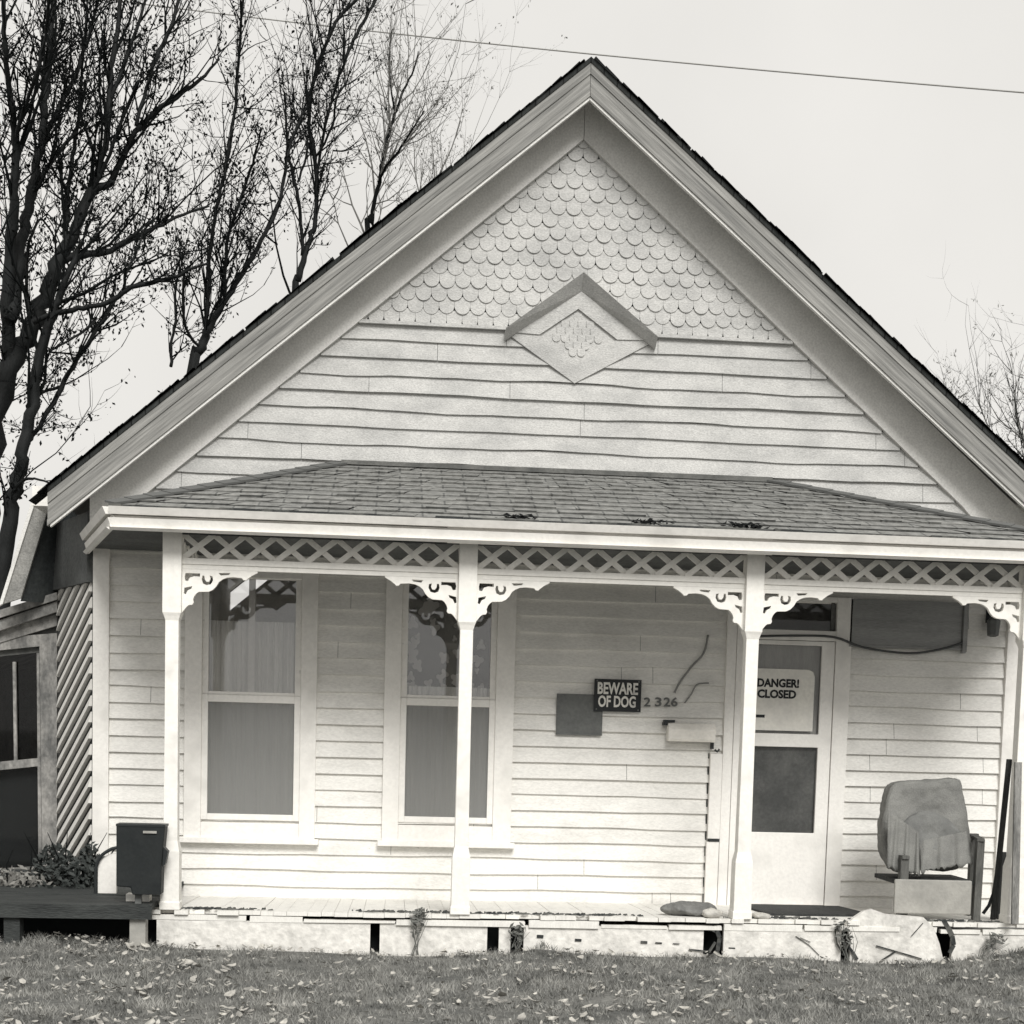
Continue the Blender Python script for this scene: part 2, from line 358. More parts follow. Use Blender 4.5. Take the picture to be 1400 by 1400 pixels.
# ------------------------------------------------------------------ main roof
ROV = -.30; YB = 9.0
RA = P(813,80,ROV).z
def roofz(x): return RA-(RX-x)*ML if x < RX else RA-(x-RX)*MR
mb = MB(); xl, xr = PX(65,676,ROV), 5.04
for xa, xb in ((xl,RX),(RX,xr)):
    za, zb = roofz(xa), roofz(xb)
    mb.hexa([(xa,ROV-.012,za-.028),(xb,ROV-.012,zb-.028),(xb,YB+.4,zb-.028),(xa,YB+.4,za-.028),(xa,ROV-.02,za+.004),(xb,ROV-.02,zb+.004),(xb,YB+.4,zb+.004),(xa,YB+.4,za+.004)])
rf = mb.build('roof', M['mainroof'], house, uvf=lambda c: (c.y, abs(c.x-RX)*1.3))
mb = MB(); rnd = random.Random(4)
for k in range(240):            # curled shingle tabs along the rake edge
    x = rnd.uniform(xl, xr); z = roofz(x); s = -1 if x < RX else 1; m_ = ML if s < 0 else MR
    d = Vector((s, 0, -m_)).normalized(); n = Vector((s*m_, 0, 1)).normalized(); a = Vector((x, ROV-.03, z+.005)); b = a + d*rnd.uniform(.08,.2); h = rnd.uniform(.006,.022)
    mb.hexa([a, b, b+Vector((0,.2,0)), a+Vector((0,.2,0)), a+n*h, b+n*h*.6, b+Vector((0,.2,0))+n*.004, a+Vector((0,.2,0))+n*.004])
mb.build('shingle_edge', M['mainroof'], rf)
mb = MB()   # soffit of the front overhang and side eaves
for xa, xb in ((xl+.02,RX),(RX,xr-.02)):
    za, zb = roofz(xa)-.06, roofz(xb)-.06
    mb.hexa([(xa,ROV+.035,za-.02),(xb,ROV+.035,zb-.02),(xb,YB,zb-.02),(xa,YB,za-.02),(xa,ROV+.035,za+.028),(xb,ROV+.035,zb+.028),(xb,YB,zb+.028),(xa,YB,za+.028)])
mb.build('soffit', M['frieze'], house)
def rake(side):
    mb = MB()
    for w0, w1_, y0, y1 in ((.030,.105,ROV-.004,ROV+.03),(.102,.150,ROV+.004,ROV+.036),(.147,.225,ROV+.000,ROV+.034),(.218,.262,ROV-.016,ROV+.03)):
        if side < 0: mb.prism([(RX,RA-w0),(RX,RA-w1_),(xl,roofz(xl)-w1_),(xl,roofz(xl)-w0)], y0, y1)
        else: mb.prism([(RX+.003,RA-w0),(xr,roofz(xr)-w0),(xr,roofz(xr)-w1_),(RX+.003,RA-w1_)], y0, y1)
    return mb.build('rake_board', M['rake_l' if side < 0 else 'rake_r'], house)
M['rake_l'] = worn_grain('left_rake_paint', (.37,.365,.345), (.17,.17,.163), -math.atan(ML)); M['rake_r'] = worn_grain('right_rake_paint', (.37,.365,.345), (.17,.17,.163), math.atan(MR))
rake(-1); rake(1)
# thin pale lower moulding on each rake
for side in (-1,1):
    mb = MB(); e = xl+.02 if side < 0 else xr-.02
    if side < 0: mb.prism([(RX,RA-.263),(RX,RA-.285),(e,roofz(e)-.285),(e,roofz(e)-.263)], ROV-.004, ROV+.03)
    else: mb.prism([(RX+.003,RA-.263),(e,roofz(e)-.263),(e,roofz(e)-.285),(RX+.003,RA-.285)], ROV-.004, ROV+.03)
    mb.build('rake_moulding', M['frieze'], house)
# side and back walls
def wallbox(x0,x1,y0,y1,z0,z1,name='side_wall',m='siding'):
    mb = MB(); mb.box(x0,x1,y0,y1,z0,z1); return mb.build(name, M[m], house)
wallbox(HX1-.06,HX1-.02,.055,YB-.3,.1,roofz(HX1)-.09)
CX, CY = -2.63, .8
wallbox(-2.23,-2.19,CY+.05,YB-.3,.1,roofz(-2.2)-.10)
mb = MB(); mb.prism([(HX0,.1),(HX1,.1),(HX1,2.9),(RX,5.85),(HX0,2.9)], YB-.3, YB-.26); mb.build('back_wall', M['siding'], house)
# corner boards
mb = MB(); a = PX(128,960,0); b = PX(150,960,0); mb.box(a,b,-.045,-.002,.12,2.78,.002); bevel(mb.build('corner_board', M['trim'], house), .003)
mb = MB(); mb.box(HX1-.11,HX1+.0,-.045,-.002,.12,2.72,.002); bevel(mb.build('corner_board', M['trim'], house), .003)
# canted wall with diagonal boards
A2 = Vector((HX0-.005,-.01,0)); B2 = Vector((CX,CY,0)); ud = (B2-A2).normalized(); nrm = Vector((ud.y,-ud.x,0))
if nrm.y > 0: nrm = -nrm
wl = (B2-A2).length
mb = MB(); g = Vector((0,0,1)); q = lambda s,z,o: A2+ud*s+g*z+nrm*o
mb.hexa([q(0,.1,0),q(wl,.1,0),q(wl,.1,-.04),q(0,.1,-.04),q(0,2.95,0),q(wl,2.95,0),q(wl,2.95,-.04),q(0,2.95,-.04)])
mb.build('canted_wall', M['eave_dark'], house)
mb = MB(); zz = -.5; sl = .56   # boards rise towards the front corner
while zz < 2.62:
    c = []
    for s in (.03, wl-.01): c.append((s, zz + sl*(wl-s)))
    z_hi, z_lo = c[0][1], c[1][1]
    if z_hi > .25 and z_lo < 2.6:
        s0, s1 = .03, wl-.01
        if z_hi > 2.62: s0 = wl - (2.62-zz)/sl
        if z_lo < .2: s1 = wl - (.2-zz)/sl
        if s1-s0 > .05:
            zt = lambda s: zz + sl*(wl-s)
            h = .078
            mb.hexa([q(s0,zt(s0),.030),q(s1,zt(s1),.030),q(s1,zt(s1),.002),q(s0,zt(s0),.002),q(s0,zt(s0)+h,.012),q(s1,zt(s1)+h,.012),q(s1,zt(s1)+h,.002),q(s0,zt(s0)+h,.002)])
    zz += .119
mb.build('diagonal_boards', M['trim'], house)
mb = MB(); mb.hexa([q(0,2.44,.05),q(wl+.01,2.44,.05),q(wl+.01,2.44,.002),q(0,2.44,.002),q(0,2.94,.05),q(wl+.01,2.94,.05),q(wl+.01,2.94,.002),q(0,2.94,.002)])
mb.build('canted_shade', M['soffit'], house)  # added dark panel, its tone is the shade above the diagonal boards

# ------------------------------------------------------------------ windows
def frame_box(mb, x0,x1,z0,z1,wl,wr,wb,wt,y0,y1):
    mb.box(x0,x0+wl,y0,y1,z0,z1); mb.box(x1-wr,x1,y0,y1,z0,z1)
    mb.box(x0+wl,x1-wr,y0+.002,y1,z0,z0+wb); mb.box(x0+wl,x1-wr,y0+.002,y1,z1-wt,z1)
def window(w, g, vmid, pattern):
    x0,x1,z0,z1 = w; gx0,gx1,gz0,gz1 = g
    mb = MB(); frame_box(mb, x0,x1,z0,z1+.02, gx0-.045-x0, x1-gx1-.045, gz0-.045-z0-.02, .05, -.04, -.004)
    f = mb.build('window', M['trim'], house); bevel(f,.004)
    mb = MB(); mb.box(x0-.03,x1+.03,-.085,-.002,z0-.035,z0+.005); bevel(mb.build('sill', M['trim'], f),.004)
    zm = vmid
    mb = MB(); frame_box(mb, gx0-.045,gx1+.045,gz0-.045,zm+.03, .045,.045,.045,.055, -.028,.01); bevel(mb.build('sash', M['trim'], f),.003)
    mb = MB(); frame_box(mb, gx0-.045,gx1+.045,zm+.031,gz1+.05, .045,.045,.022,.05, -.020,.012); bevel(mb.build('sash', M['trim'], f),.003)
    mb = MB(); mb.box(gx0-.005,gx1+.005,-.004,.0,gz0-.005,zm-.02); mb.build('pane', M['glass'], f)
    mb = MB(); mb.box(gx0-.005,gx1+.005,.004,.008,zm+.05,gz1+.005); mb.build('pane', M['glass'], f)
    mb = MB(); mb.box(gx0,gx1,-.012,-.011,gz0,zm-.024); mb.build('insect_screen', M['screen'], f)
    return f
zm1 = (PZ(340,950,0)+PZ(340,962,0))/2; zm2 = (PZ(610,955,0)+PZ(610,967,0))/2
f1 = window(w1, gl1, zm1, 0); f2 = window(w2, gl2, zm2, 1)
def curtain(f, g, z1, m, split=None):
    mb = MB(); n = 60; x0, x1, z0 = g[0]-.03, g[1]+.03, g[2]-.03
    col = [(x0+(x1-x0)*i/n, .056+.013*math.sin(i*1.0)+.010*math.sin(i*.37)+.004*math.sin(i*2.9)) for i in range(n+1)]
    for (xa,ya),(xb,yb) in zip(col[:-1],col[1:]): mb.quad((xa,ya,z0),(xb,yb,z0),(xb,yb,z1),(xa,ya,z1))
    mb.build('curtain', M[m], f, smooth=True)
curtain(f1, gl1, PZ(340,849,0), 'curtain'); curtain(f2, (gl2[0],gl2[1],gl2[2]), zm2+.12, 'curtain')
xm = PX(343,960,0); mb = MB(); mb.box(xm-.024,xm+.024,.012,.024,gl1[2]-.02,gl1[3]); mb.build('muntin', M['trim'], f1)
mb = MB(); rnd = random.Random(9)      # lace panel with pale flowers, window 2 upper sash
mb.box(gl2[0]-.02,gl2[1]+.02,.11,.114,zm2,gl2[3]+.02); lc = mb.build('lace_curtain', M['shade'], f2)
mb = MB()
for k in range(46):
    cx = rnd.uniform(gl2[0]+.02, gl2[1]); cz = zm2+.05 + (gl2[3]-zm2-.22)*rnd.random()**.9
    r = rnd.uniform(.018,.05); n = 9; ph = rnd.random()*6
    mb.prism([(cx+r*(1+.35*math.sin(3*t+ph))*math.cos(t)*.8, cz+r*(1+.35*math.sin(3*t+ph))*math.sin(t)) for t in [2*math.pi*i/18 for i in range(18)]], .098-.0004*k, .1095)
mb.build('lace_flowers', M['lace'], lc)

# ------------------------------------------------------------------ door
x0,x1,z0,z1 = dr
mb = MB(); cw = .075
mb.box(x0,x0+.06,-.05,-.002,z0-.02,z1); mb.box(x1-.12,x1,-.05,-.002,z0-.02,z1); mb.box(x0+.06,x1-.12,-.048,-.002,z1-.04,z1)
hz = PZ(1090,862,0), PZ(1090,876,0)
mb.box(x0+.06,x1-.12,-.045,.05,hz[1],hz[0])
bevel(mb.build('door_casing', M['trim'], house),.004)
mb = MB(); mb.box(x0+.06,x1-.12,-.01,-.004,hz[0],z1-.04); tp = mb.build('transom', M['glassdark'], house)
mb = MB(); mb.box(x1-.16,x1-.13,-.02,-.012,hz[0],z1-.04); mb.build('muntin', M['wing_paint'], tp)
dx0, dx1 = x0+.065, x1-.125; dz0, dz1 = z0, hz[1]-.004
ga, gb = PX(1030,1000,0), PX(1117,1000,0); zq = PZ(1072,1138,0), PZ(1072,1021,0), PZ(1072,1003,0), PZ(1072,882,0)
mb = MB(); mb.prism([(dx0,dz0),(dx1,dz0),(dx1,dz1),(dx0,dz1)], -.044, -.004, holes=[[(ga,zq[0]),(gb,zq[0]),(gb,zq[1]),(ga,zq[1])],[(ga,zq[2]),(gb,zq[2]),(gb,zq[3]),(ga,zq[3])]])
door = mb.build('storm_door', M['trim'], house); bevel(door,.004)
mb = MB(); mb.box(ga,gb,-.026,-.022,zq[0],zq[1]); mb.build('pane', M['glassdark'], door)
mb = MB(); mb.box(ga,gb,-.026,-.022,zq[2],zq[3]); mb.build('pane', M['glassdark'], door)
mb = MB(); mb.box(ga,gb,.002,.006,zq[0]-.02,zq[1]+.01); mb.build('lower_screen', M['doorscreen'], door)
mb = MB(); mb.box(ga,gb,.010,.014,zq[2]-.02,zq[3]); mb.build('door_curtain', M['doorcurtain'], door)
hx = PX(1012,1200,0)
mb = MB(); mb.tube([(dx0+.03,-.045,.60),(dx0+.03,-.075,.60)],.012,8); mb.box(dx0+.02,dx0+.10,-.085,-.07,.50,.515); mb.box(dx0+.088,dx0+.10,-.085,-.07,.47,.50); mb.box(dx0+.018,dx0+.042,-.055,-.044,.45,.66); mb.build('handle', M['iron'], door)
mb = MB(); mb.box(dx0+.06,dx1+.03,-.10,-.05,z0-.055,z0-.012); mb.build('threshold', M['boarddark'], house)
# trim boards left of the door, the outer one patched in two lengths
tx = PX(966,1130,0), PX(982,1130,0)
mb = MB(); zc_ = PZ(975,1148,0); mb.box(tx[0],tx[1],-.06,-.02,zc_+.012,PZ(975,1030,0),.002); mb.box(tx[0]-.006,tx[1]-.004,-.06,-.02,.14,zc_-.012,.002)
mb.box(tx[1]+.004,x0-.003,-.046,-.002,.14,z1-.02,.001); mb.build('patched_trim', M['trim'], house)
mb = MB(); mb.box(tx[0]+.01,tx[1]-.002,-.066,-.02,zc_-.01,zc_+.01); mb.box(tx[0]-.012,tx[0]-.001,-.012,-.006,.16,PZ(975,1030,0)); mb.build('dark_joint', M['crack'], house)

# ------------------------------------------------------------------ porch
PY, EY, EZ = -1.25, -1.5, 2.785
EX0, EX1 = -1.81, 4.55; HZ = 3.355
tl, trp = Vector((-.41,0,HZ)), Vector((2.755,0,HZ)); cl, crn = Vector((EX0,EY,EZ)), Vector((EX1,EY,EZ)); bl, brn = Vector((HX0-.06,-.02,EZ)), Vector((4.95,-.02,EZ))
mb = MB()
N_ = 12        # shingle courses as real steps on the front face
for k in range(N_):
    f0, f1_ = k/N_, (k+1)/N_
    a, b, c, d = cl.lerp(tl,f0), crn.lerp(trp,f0), crn.lerp(trp,f1_), cl.lerp(tl,f1_)
    up = Vector((0,-.008,.010))
    m = 40; rnd = random.Random(k)
    for i in range(m):
        s0, s1 = i/m, (i+1)/m; j = Vector((0, rnd.uniform(-.012,.006), 0)) ; jl = up*rnd.uniform(.5,1.3)
        p0, p1, p2, p3 = a.lerp(b,s0)+j+jl, a.lerp(b,s1)+j+jl, d.lerp(c,s1)+up*.2, d.lerp(c,s0)+up*.2
        mb.quad(p0,p1,p2,p3); mb.quad(p0-jl*1.1,p1-jl*1.1,p1,p0)
mb.tri(cl, tl, bl); mb.tri(crn, brn, trp)
mb.quad(cl-Vector((0,0,.01)), crn-Vector((0,0,.01)), brn-Vector((0,0,.01)), bl-Vector((0,0,.01)))
proof = mb.build('porch_roof', M['shingle'], house, fix=False, uvf=lambda c: (c.x, (c.y+1.5)*1.06))
for a, b in ((cl,tl),(crn,trp)):     # hip caps and flashing line at the wall
    n = 14; mb = MB()
    for i in range(n):
        p, q2 = a.lerp(b,i/n)+Vector((0,-.005,.022)), a.lerp(b,(i+1.15)/n)+Vector((0,-.005,.016))
        mb.bar(p, q2, .10, .014, Vector((0,-.35,1)).normalized())
    mb.build('hip_cap', M['shingle'], proof)
mb = MB(); mb.box(tl.x-.02,trp.x+.02,-.05,-.03,HZ-.005,HZ+.028,.004); mb.build('flashing', M['wing_paint'], proof)
mb = MB(); rnd = random.Random(14); x = EX0  # broken dark strips painting the shadow line between shingles and fascia
while x < EX1:
    w = rnd.uniform(.05,.35)
    if rnd.random() < .8: mb = MB(); mb.box(x, min(x+w-.003,EX1), EY-.045, EY+.02, EZ-.003, EZ+rnd.uniform(.004,.013)); mb.build('edge_shadow', M['crack'], proof)
    x += w
def fascia(a, b, name='porch_fascia'):
    mb = MB(); d = (b-a).normalized(); n = Vector((d.y,-d.x,0)); n = n if n.dot(Vector((0,-1,0))+Vector((-.5 if a.x<0 else .5,0,0)))>0 else -n
    nseg = max(1,int((b-a).length/1.6))
    for i in range(nseg):
        p, q2 = a.lerp(b,i/nseg), a.lerp(b,(i+1)/nseg); rj = random.uniform(-.003,.003)
        for t0,t1,o0,o1 in ((-.004,-.050,.030,.046),(-.052,-.070,-.034,-.020),(-.070,-.134,.000,.012),(-.130,-.147,.006,.022)):
            mb.hexa([p+n*-.02+Vector((0,0,t1+rj)), q2+n*-.02+Vector((0,0,t1+rj)), q2+n*(o1-.02)+Vector((0,0,t1)), p+n*(o1-.02)+Vector((0,0,t1)),
                     p+n*-.02+Vector((0,0,t0)), q2+n*-.02+Vector((0,0,t0)), q2+n*(o1)+Vector((0,0,t0)), p+n*(o1)+Vector((0,0,t0))])
    return mb.build(name, M['trim'], house)
fascia(cl, crn); fascia(bl, cl); fascia(crn, brn)
mb = MB(); z = EZ-.10
mb.hexa([cl+Vector((0.02,.02,-.105)),crn+Vector((-.02,.02,-.105)),brn+Vector((-.02,0,-.105)),bl+Vector((.02,0,-.105)),cl+Vector((.02,.02,-.09)),crn+Vector((-.02,.02,-.09)),brn+Vector((-.02,0,-.09)),bl+Vector((.02,0,-.09))])
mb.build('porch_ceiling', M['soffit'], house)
BZ0 = 2.655
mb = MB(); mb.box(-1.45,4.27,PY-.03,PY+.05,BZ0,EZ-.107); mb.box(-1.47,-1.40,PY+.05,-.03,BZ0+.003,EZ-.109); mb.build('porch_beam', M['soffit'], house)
post_x = [-1.452, .458, 2.372, 4.285]
FZ = .215
def fz(y): return .155 + (FZ-.155)*(-y/1.3)
# scroll bracket, drawn from the post outwards (pixels -> metres)
def br_pts():
    k = 1/(7*205.)
    out = [(0,0),(690,0),(690,14),(640,40),(600,70),(585,86),(560,84),(545,66),(470,60),(410,66),(370,82),(335,108),(310,150),(280,182),(240,202),(190,204),(150,206),(128,222),(108,250),(98,280),(104,306),(92,326),(60,330),(40,346),(14,380),(-12,412),(-30,425),(-30,0)]
    h1 = [(40,45),(140,45),(140,68),(100,66),(70,76),(58,100),(38,98),(34,70)]
    h2 = [(190,62),(206,62),(208,90),(222,108),(242,106),(252,84),(246,60),(268,66),(272,96),(256,126),(222,134),(194,122),(184,92)]
    h4 = [(330,26),(440,24),(425,42),(350,50)]
    h3 = [(26,178),(78,166),(72,184),(48,196),(36,222),(22,216)]
    return [[(x*k, -y*k) for x,y in l] for l in (out,h1,h2,h3,h4)]
BR = br_pts()
for i_ in (1,2,3,4):
    cx_ = sum(p[0] for p in BR[i_])/len(BR[i_]); cy_ = sum(p[1] for p in BR[i_])/len(BR[i_]); k_ = (0,1.34,1.2,1.4,1.0)[i_]
    BR[i_] = [(cx_+(x-cx_)*k_, cy_+(y-cy_)*k_) for x,y in BR[i_]]
BR_ = BR; RZ = 2.505; RB = 2.433
def bracket(post, sgn, along='x'):
    mb = MB(); L_ = [[(sgn*x, y) for x,y in l] for l in BR]
    mb.prism(L_[0], -.014, .014, holes=L_[1:])
    if along == 'y': mb.v = [(y, abs(x)*1.0, z) for x,y,z in mb.v]
    o = mb.build('bracket', M['fretwork'], post); return o
for i, px_ in enumerate(post_x):
    mb = MB()
    def sq(w, z): return [(px_-w,PY-w,z),(px_+w,PY-w,z),(px_+w,PY+w,z),(px_-w,PY+w,z)]
    mb.rings([sq(.066,FZ),sq(.066,FZ+.05),sq(.061,FZ+.055),sq(.060,.60),sq(.054,.63),sq(.046,.67),sq(.043,1.4),sq(.043,2.10),sq(.052,2.13),sq(.060,2.15),sq(.060,BZ0+.03)])
    p = mb.build('porch_post', M['fretwork'], house); bevel(p,.006)
    for s in ((1,) if i == 0 else (-1,) if i == 3 else (-1,1)):
        b = bracket(p, s); b.location = (px_+s*.061, PY, RB+.002)
    if i == 0:
        b = bracket(p, 1, 'y'); b.location = (px_-.005, PY+.061, RB+.002)
def lattice(mb, x0, x1, n):
    p = (x1-x0)/n; z0, z1 = RZ-.006, BZ0+.008
    for k in range(n):
        a, b = x0+p*k, x0+p*(k+1)
        mb.bar((a-.004,PY-.006,z0),(b+.004,PY-.006,z1),.036,.012); mb.bar((a-.004,PY+.007,z1),(b+.004,PY+.007,z0),.036,.012)
    mb.box(x0,x1,PY-.022,PY+.022,RB+.034,RZ); mb.box(x0,x1,PY-.014,PY+.014,RB+.003,RB+.0335)
for i in range(3):
    mb = MB(); lattice(mb, post_x[i]+.0605, post_x[i+1]-.0605, 9); mb.build('lattice_frieze', M['fretwork'], house)
mb = MB(); lattice(mb, 0, 1.13, 6); mb.v = [(post_x[0]+(y-PY), x+PY+.062, z) for x,y,z in mb.v]; mb.build('lattice_frieze', M['fretwork'], house)
# floor
mb = MB(); rnd = random.Random(21); x = -1.6
while x < 4.55:
    w = rnd.choice((.085,.09,.10,.14)); e = -1.315 + (rnd.uniform(-.012,.03) if rnd.random() < .75 else rnd.uniform(.03,.10)); dz = rnd.uniform(-.0025,.002)
    xa, xb = x, min(x+w-.002,4.56); mb.hexa([(xa,e,fz(e)-.028+dz),(xb,e,fz(e)-.028+dz),(xb,-.001,fz(0)-.028+dz),(xa,-.001,fz(0)-.028+dz),(xa,e,fz(e)+dz),(xb,e,fz(e)+dz),(xb,-.001,fz(0)+dz),(xa,-.001,fz(0)+dz)]); x += w
mb.build('porch_floor', M['floor'], house)
mb = MB(); x = -1.58
while x < 4.5:
    w = rnd.uniform(.25,.9)
    mb.box(x, min(x+w-rnd.uniform(.005,.03),4.52), -1.308+rnd.uniform(-.006,.012), -1.26, FZ-.078+rnd.uniform(-.004,.010), FZ-rnd.choice((.034,.036,.042,.05,.056)), .003); x += w
mb.build('floor_edge_board', M['floor'], house)
# foundation skirting in broken panels
FY = -1.295
def fx(u): return PX(u,1285,FY)
fo = None
def panel(u0, u1, zt=.146, lo=-.15, y=0., j=.004, top=None):
    a, b = fx(u0), fx(u1); n = max(2,int((b-a)/.12)); rr = random.Random(int(u0))
    ts = [(a+(b-a)*i/n, zt+rr.uniform(-j,j)) for i in range(n+1)] if top is None else top
    mb = MB(); mb.prism([(a,lo),(b,lo)] + list(reversed(ts)), FY+y, FY+y+.04); return mb.build('foundation' if fo is None else 'skirting_panel', M['skirt'], house if fo is None else fo)
fo = panel(214,506); panel(519,666,y=.004); panel(682,698,.140); panel(716,905,y=.002); panel(905,962,.147,y=.005); panel(989,1150,.150,y=-.004)
panel(1302,1500,.150)
mb = MB(); mb.v = []   # heaved slab between two cracks
a = [P(1160,1312,FY),P(1296,1314,FY),P(1284,1290,FY),P(1276,1268,FY),P(1262,1254,FY),P(1212,1250,FY),P(1192,1243,FY),P(1180,1246,FY),P(1168,1254,FY),P(1156,1264,FY),P(1163,1285,FY)]
mb.prism([(p.x,p.z-.0 if i>1 else p.z-.12) for i,p in enumerate(a)], FY-.009, FY+.03); mb.build('heaved_slab', M['skirt'], fo)
mb = MB(); mb.box(-1.55,4.5,-1.12,-1.10,-.1,.14); mb.build('void_backing', M['black'], fo)
def polyl(_, pts, w, y):
    mb = MB()
    for (u0,v0),(u1,v1) in zip(pts[:-1],pts[1:]): mb.bar(P(u0,v0,y),P(u1,v1,y),w*random.uniform(.6,1.2),.004)
    mb.build('crack', M['crack'], fo)
polyl(mb, [(972,1268),(980,1272),(984,1282),(981,1300),(974,1309)], .035, FY-.01)
polyl(mb, [(969,1302),(978,1288)], .03, FY-.008); polyl(mb, [(942,1298),(970,1301)], .012, FY-.008)
polyl(mb, [(1290,1258),(1296,1268),(1302,1280),(1304,1292),(1298,1303)], .03, FY-.012)
polyl(mb, [(1156,1258),(1142,1272),(1144,1290),(1150,1300)], .016, FY-.022)
polyl(mb, [(1160,1294),(1166,1302),(1172,1312)], .022, FY-.022); polyl(mb, [(1152,1306),(1158,1294)], .024, FY-.020)
polyl(mb, [(1198,1293),(1226,1301),(1260,1311)], .010, FY-.020); polyl(mb, [(1204,1314),(1224,1301)], .010, FY-.023); polyl(mb, [(1246,1280),(1262,1262)], .005, FY-.021)
polyl(mb, [(1088,1280),(1106,1292),(1120,1306)], .005, FY-.011); polyl(mb, [(1094,1282),(1108,1288)], .004, FY-.013)
for u,v,w in ((738,1280,.03),(790,1285,.03),(880,1288,.035),(900,1289,.02),(924,1290,.012),(1000,1296,.014)): polyl(0, [(u-4,v),(u+5,v+.5)], w*.6, FY-.004)

# ------------------------------------------------------------------ side wing (left)
WY = .9
def wp(u,v,y=0): p = P(u,v,WY+y); return (p.x,p.z)
far = wp(-150,880); 
mb = MB(); wgx0,wgx1 = wp(0,1040)[0]-.5, wp(60,1040)[0]
wl_out = [wp(82,1250),wp(82,814),wp(-150,880),wp(-150,1250)]
wq = [wp(-70,905),wp(53,892),wp(57,1184),wp(-70,1192)]
mb.prism(wl_out, WY, WY+.05, holes=[wq]); wing = mb.build('wing_wall', M['wing_paint'], house)
mb = MB(); mb.prism([wp(84,812),wp(84,822),wp(-150,897),wp(-150,885)], WY-.16, 5.0); mb.prism([wp(83,824),wp(83,838),wp(-150,915),wp(-150,900)], WY-.13, WY-.005)
mb.build('wing_roof', M['wing_frame'], house)
mb = MB(); mb.prism([wp(80,840),wp(80,856),wp(-150,925),wp(-150,910)], WY-.06, WY-.003); mb.build('wing_frieze', M['wing_frame'], house)
mb = MB(); mb.prism([wp(80,866),wp(80,1186),wp(60,1186),wp(56,884)], WY-.05, WY-.004); mb.prism([wp(55.5,884),wp(80,866),wp(-72,878),wp(-72,897)], WY-.048, WY-.004); mb.prism([wp(80,1187),wp(80,1196),wp(-72,1206),wp(-72,1197)], WY-.07, WY-.004)
wf = mb.build('window', M['wing_frame'], house)
mb = MB(); mb.prism([wp(56,1036),wp(57,1047),wp(-70,1060),wp(-70,1048)], WY-.03, WY+.02); mb.prism([wp(18,905),wp(22,905),wp(24,1040),wp(20,1040)], WY-.02, WY+.01); mb.prism([wp(51.5,893),wp(55,893),wp(59,1184),wp(54,1184)], WY-.035, WY+.02); mb.build('sash', M['wing_frame'], wf)
mb = MB(); mb.prism(wq, WY+.022, WY+.026); mb.build('pane', M['glassdark'], wf)
mb = MB(); mb.prism([wp(-70,1062),wp(56,1050),wp(57,1184),wp(-70,1190)], WY+.07, WY+.08); mb.build('curtain', M['shade'], wf)
wx = wl_out[2][0]
wallbox(wx,wx+.05,WY+.06,4.6,.0,1.9,'wing_side_wall','wing_paint'); wallbox(wx,-2.24,4.6,4.65,.0,2.2,'wing_back_wall','wing_paint')
# side eave: dark boarded soffit and its steep rake board
a, b, c, d = P(52,682,.55), P(70,686,.55), P(30,818,.55), P(6,826,.55)
mb = MB(); mb.prism([(a.x,a.z),(b.x,b.z),(c.x,c.z),(d.x,d.z)], .52, .55); mb.build('side_rake_board', M['rake'], house)
mb = MB(); e = P(46,690,.55); f_ = P(0,830,.55); mb.prism([(a.x,a.z),(d.x,d.z),(f_.x,f_.z),(e.x-.01,e.z)], .50, .535); mb.build('side_rake_edge', M['frieze'], house)
mb = MB(); pts = [P(68,682,.56), P(28,822,.56)]; pk = [P(128,640,.95), P(95,826,.95)]
mb.quad(pts[0], pk[0], pk[1], pts[1]); t = Vector((0,.06,.02)); mb.quad(pts[0]+t, pts[1]+t, pk[1]+t, pk[0]+t); mb.quad(pts[0],pts[1],pts[1]+t,pts[0]+t); mb.quad(pts[0],pts[0]+t,pk[0]+t,pk[0])
mb.build('side_soffit', M['eave_dark'], house)
# eave return block at the rake foot
p = P(52,660,.2); mb = MB(); a = P(44,664,0.1); b = P(66,692,0.1); mb.box(a.x,b.x+.02,.1,.5,b.z,a.z); mb.build('eave_return', M['trim'], house)

# ------------------------------------------------------------------ ground
def hgt(x, y):
    h = -.055 + .012*math.sin(x*1.7+y*.9) + .010*math.sin(x*3.9-y*2.3+1)
    h += .16*math.exp(-((x-4.75)/.55)**2-((y+1.55)/.45)**2)
    h += .05*math.exp(-((x+2.2)/.9)**2-((y+1.4)/.5)**2)
    h += .06*math.exp(-((x-1.02)/.09)**2-((y+1.34)/.05)**2)
    return h
xs = [-400,-120,-40,-15] + [-8+.14*i for i in range(int(18/.14))] + [12,20,50,150,400]
ys = [-120,-40,-14] + [-9+.12*i for i in range(int(9.6/.12))] + [1.5,4,10,20,50,150,500]
mb = MB(); nx = len(xs)
for y in ys:
    for x in xs: mb.v.append((x,y,hgt(x,y)))
for j in range(len(ys)-1):
    for i in range(nx-1): mb.f.append((j*nx+i,j*nx+i+1,(j+1)*nx+i+1,(j+1)*nx+i))
tag(mb.build('ground', M['soil'], None, smooth=True, fix=False), kind='structure')
rnd = random.Random(77); mb = MB()
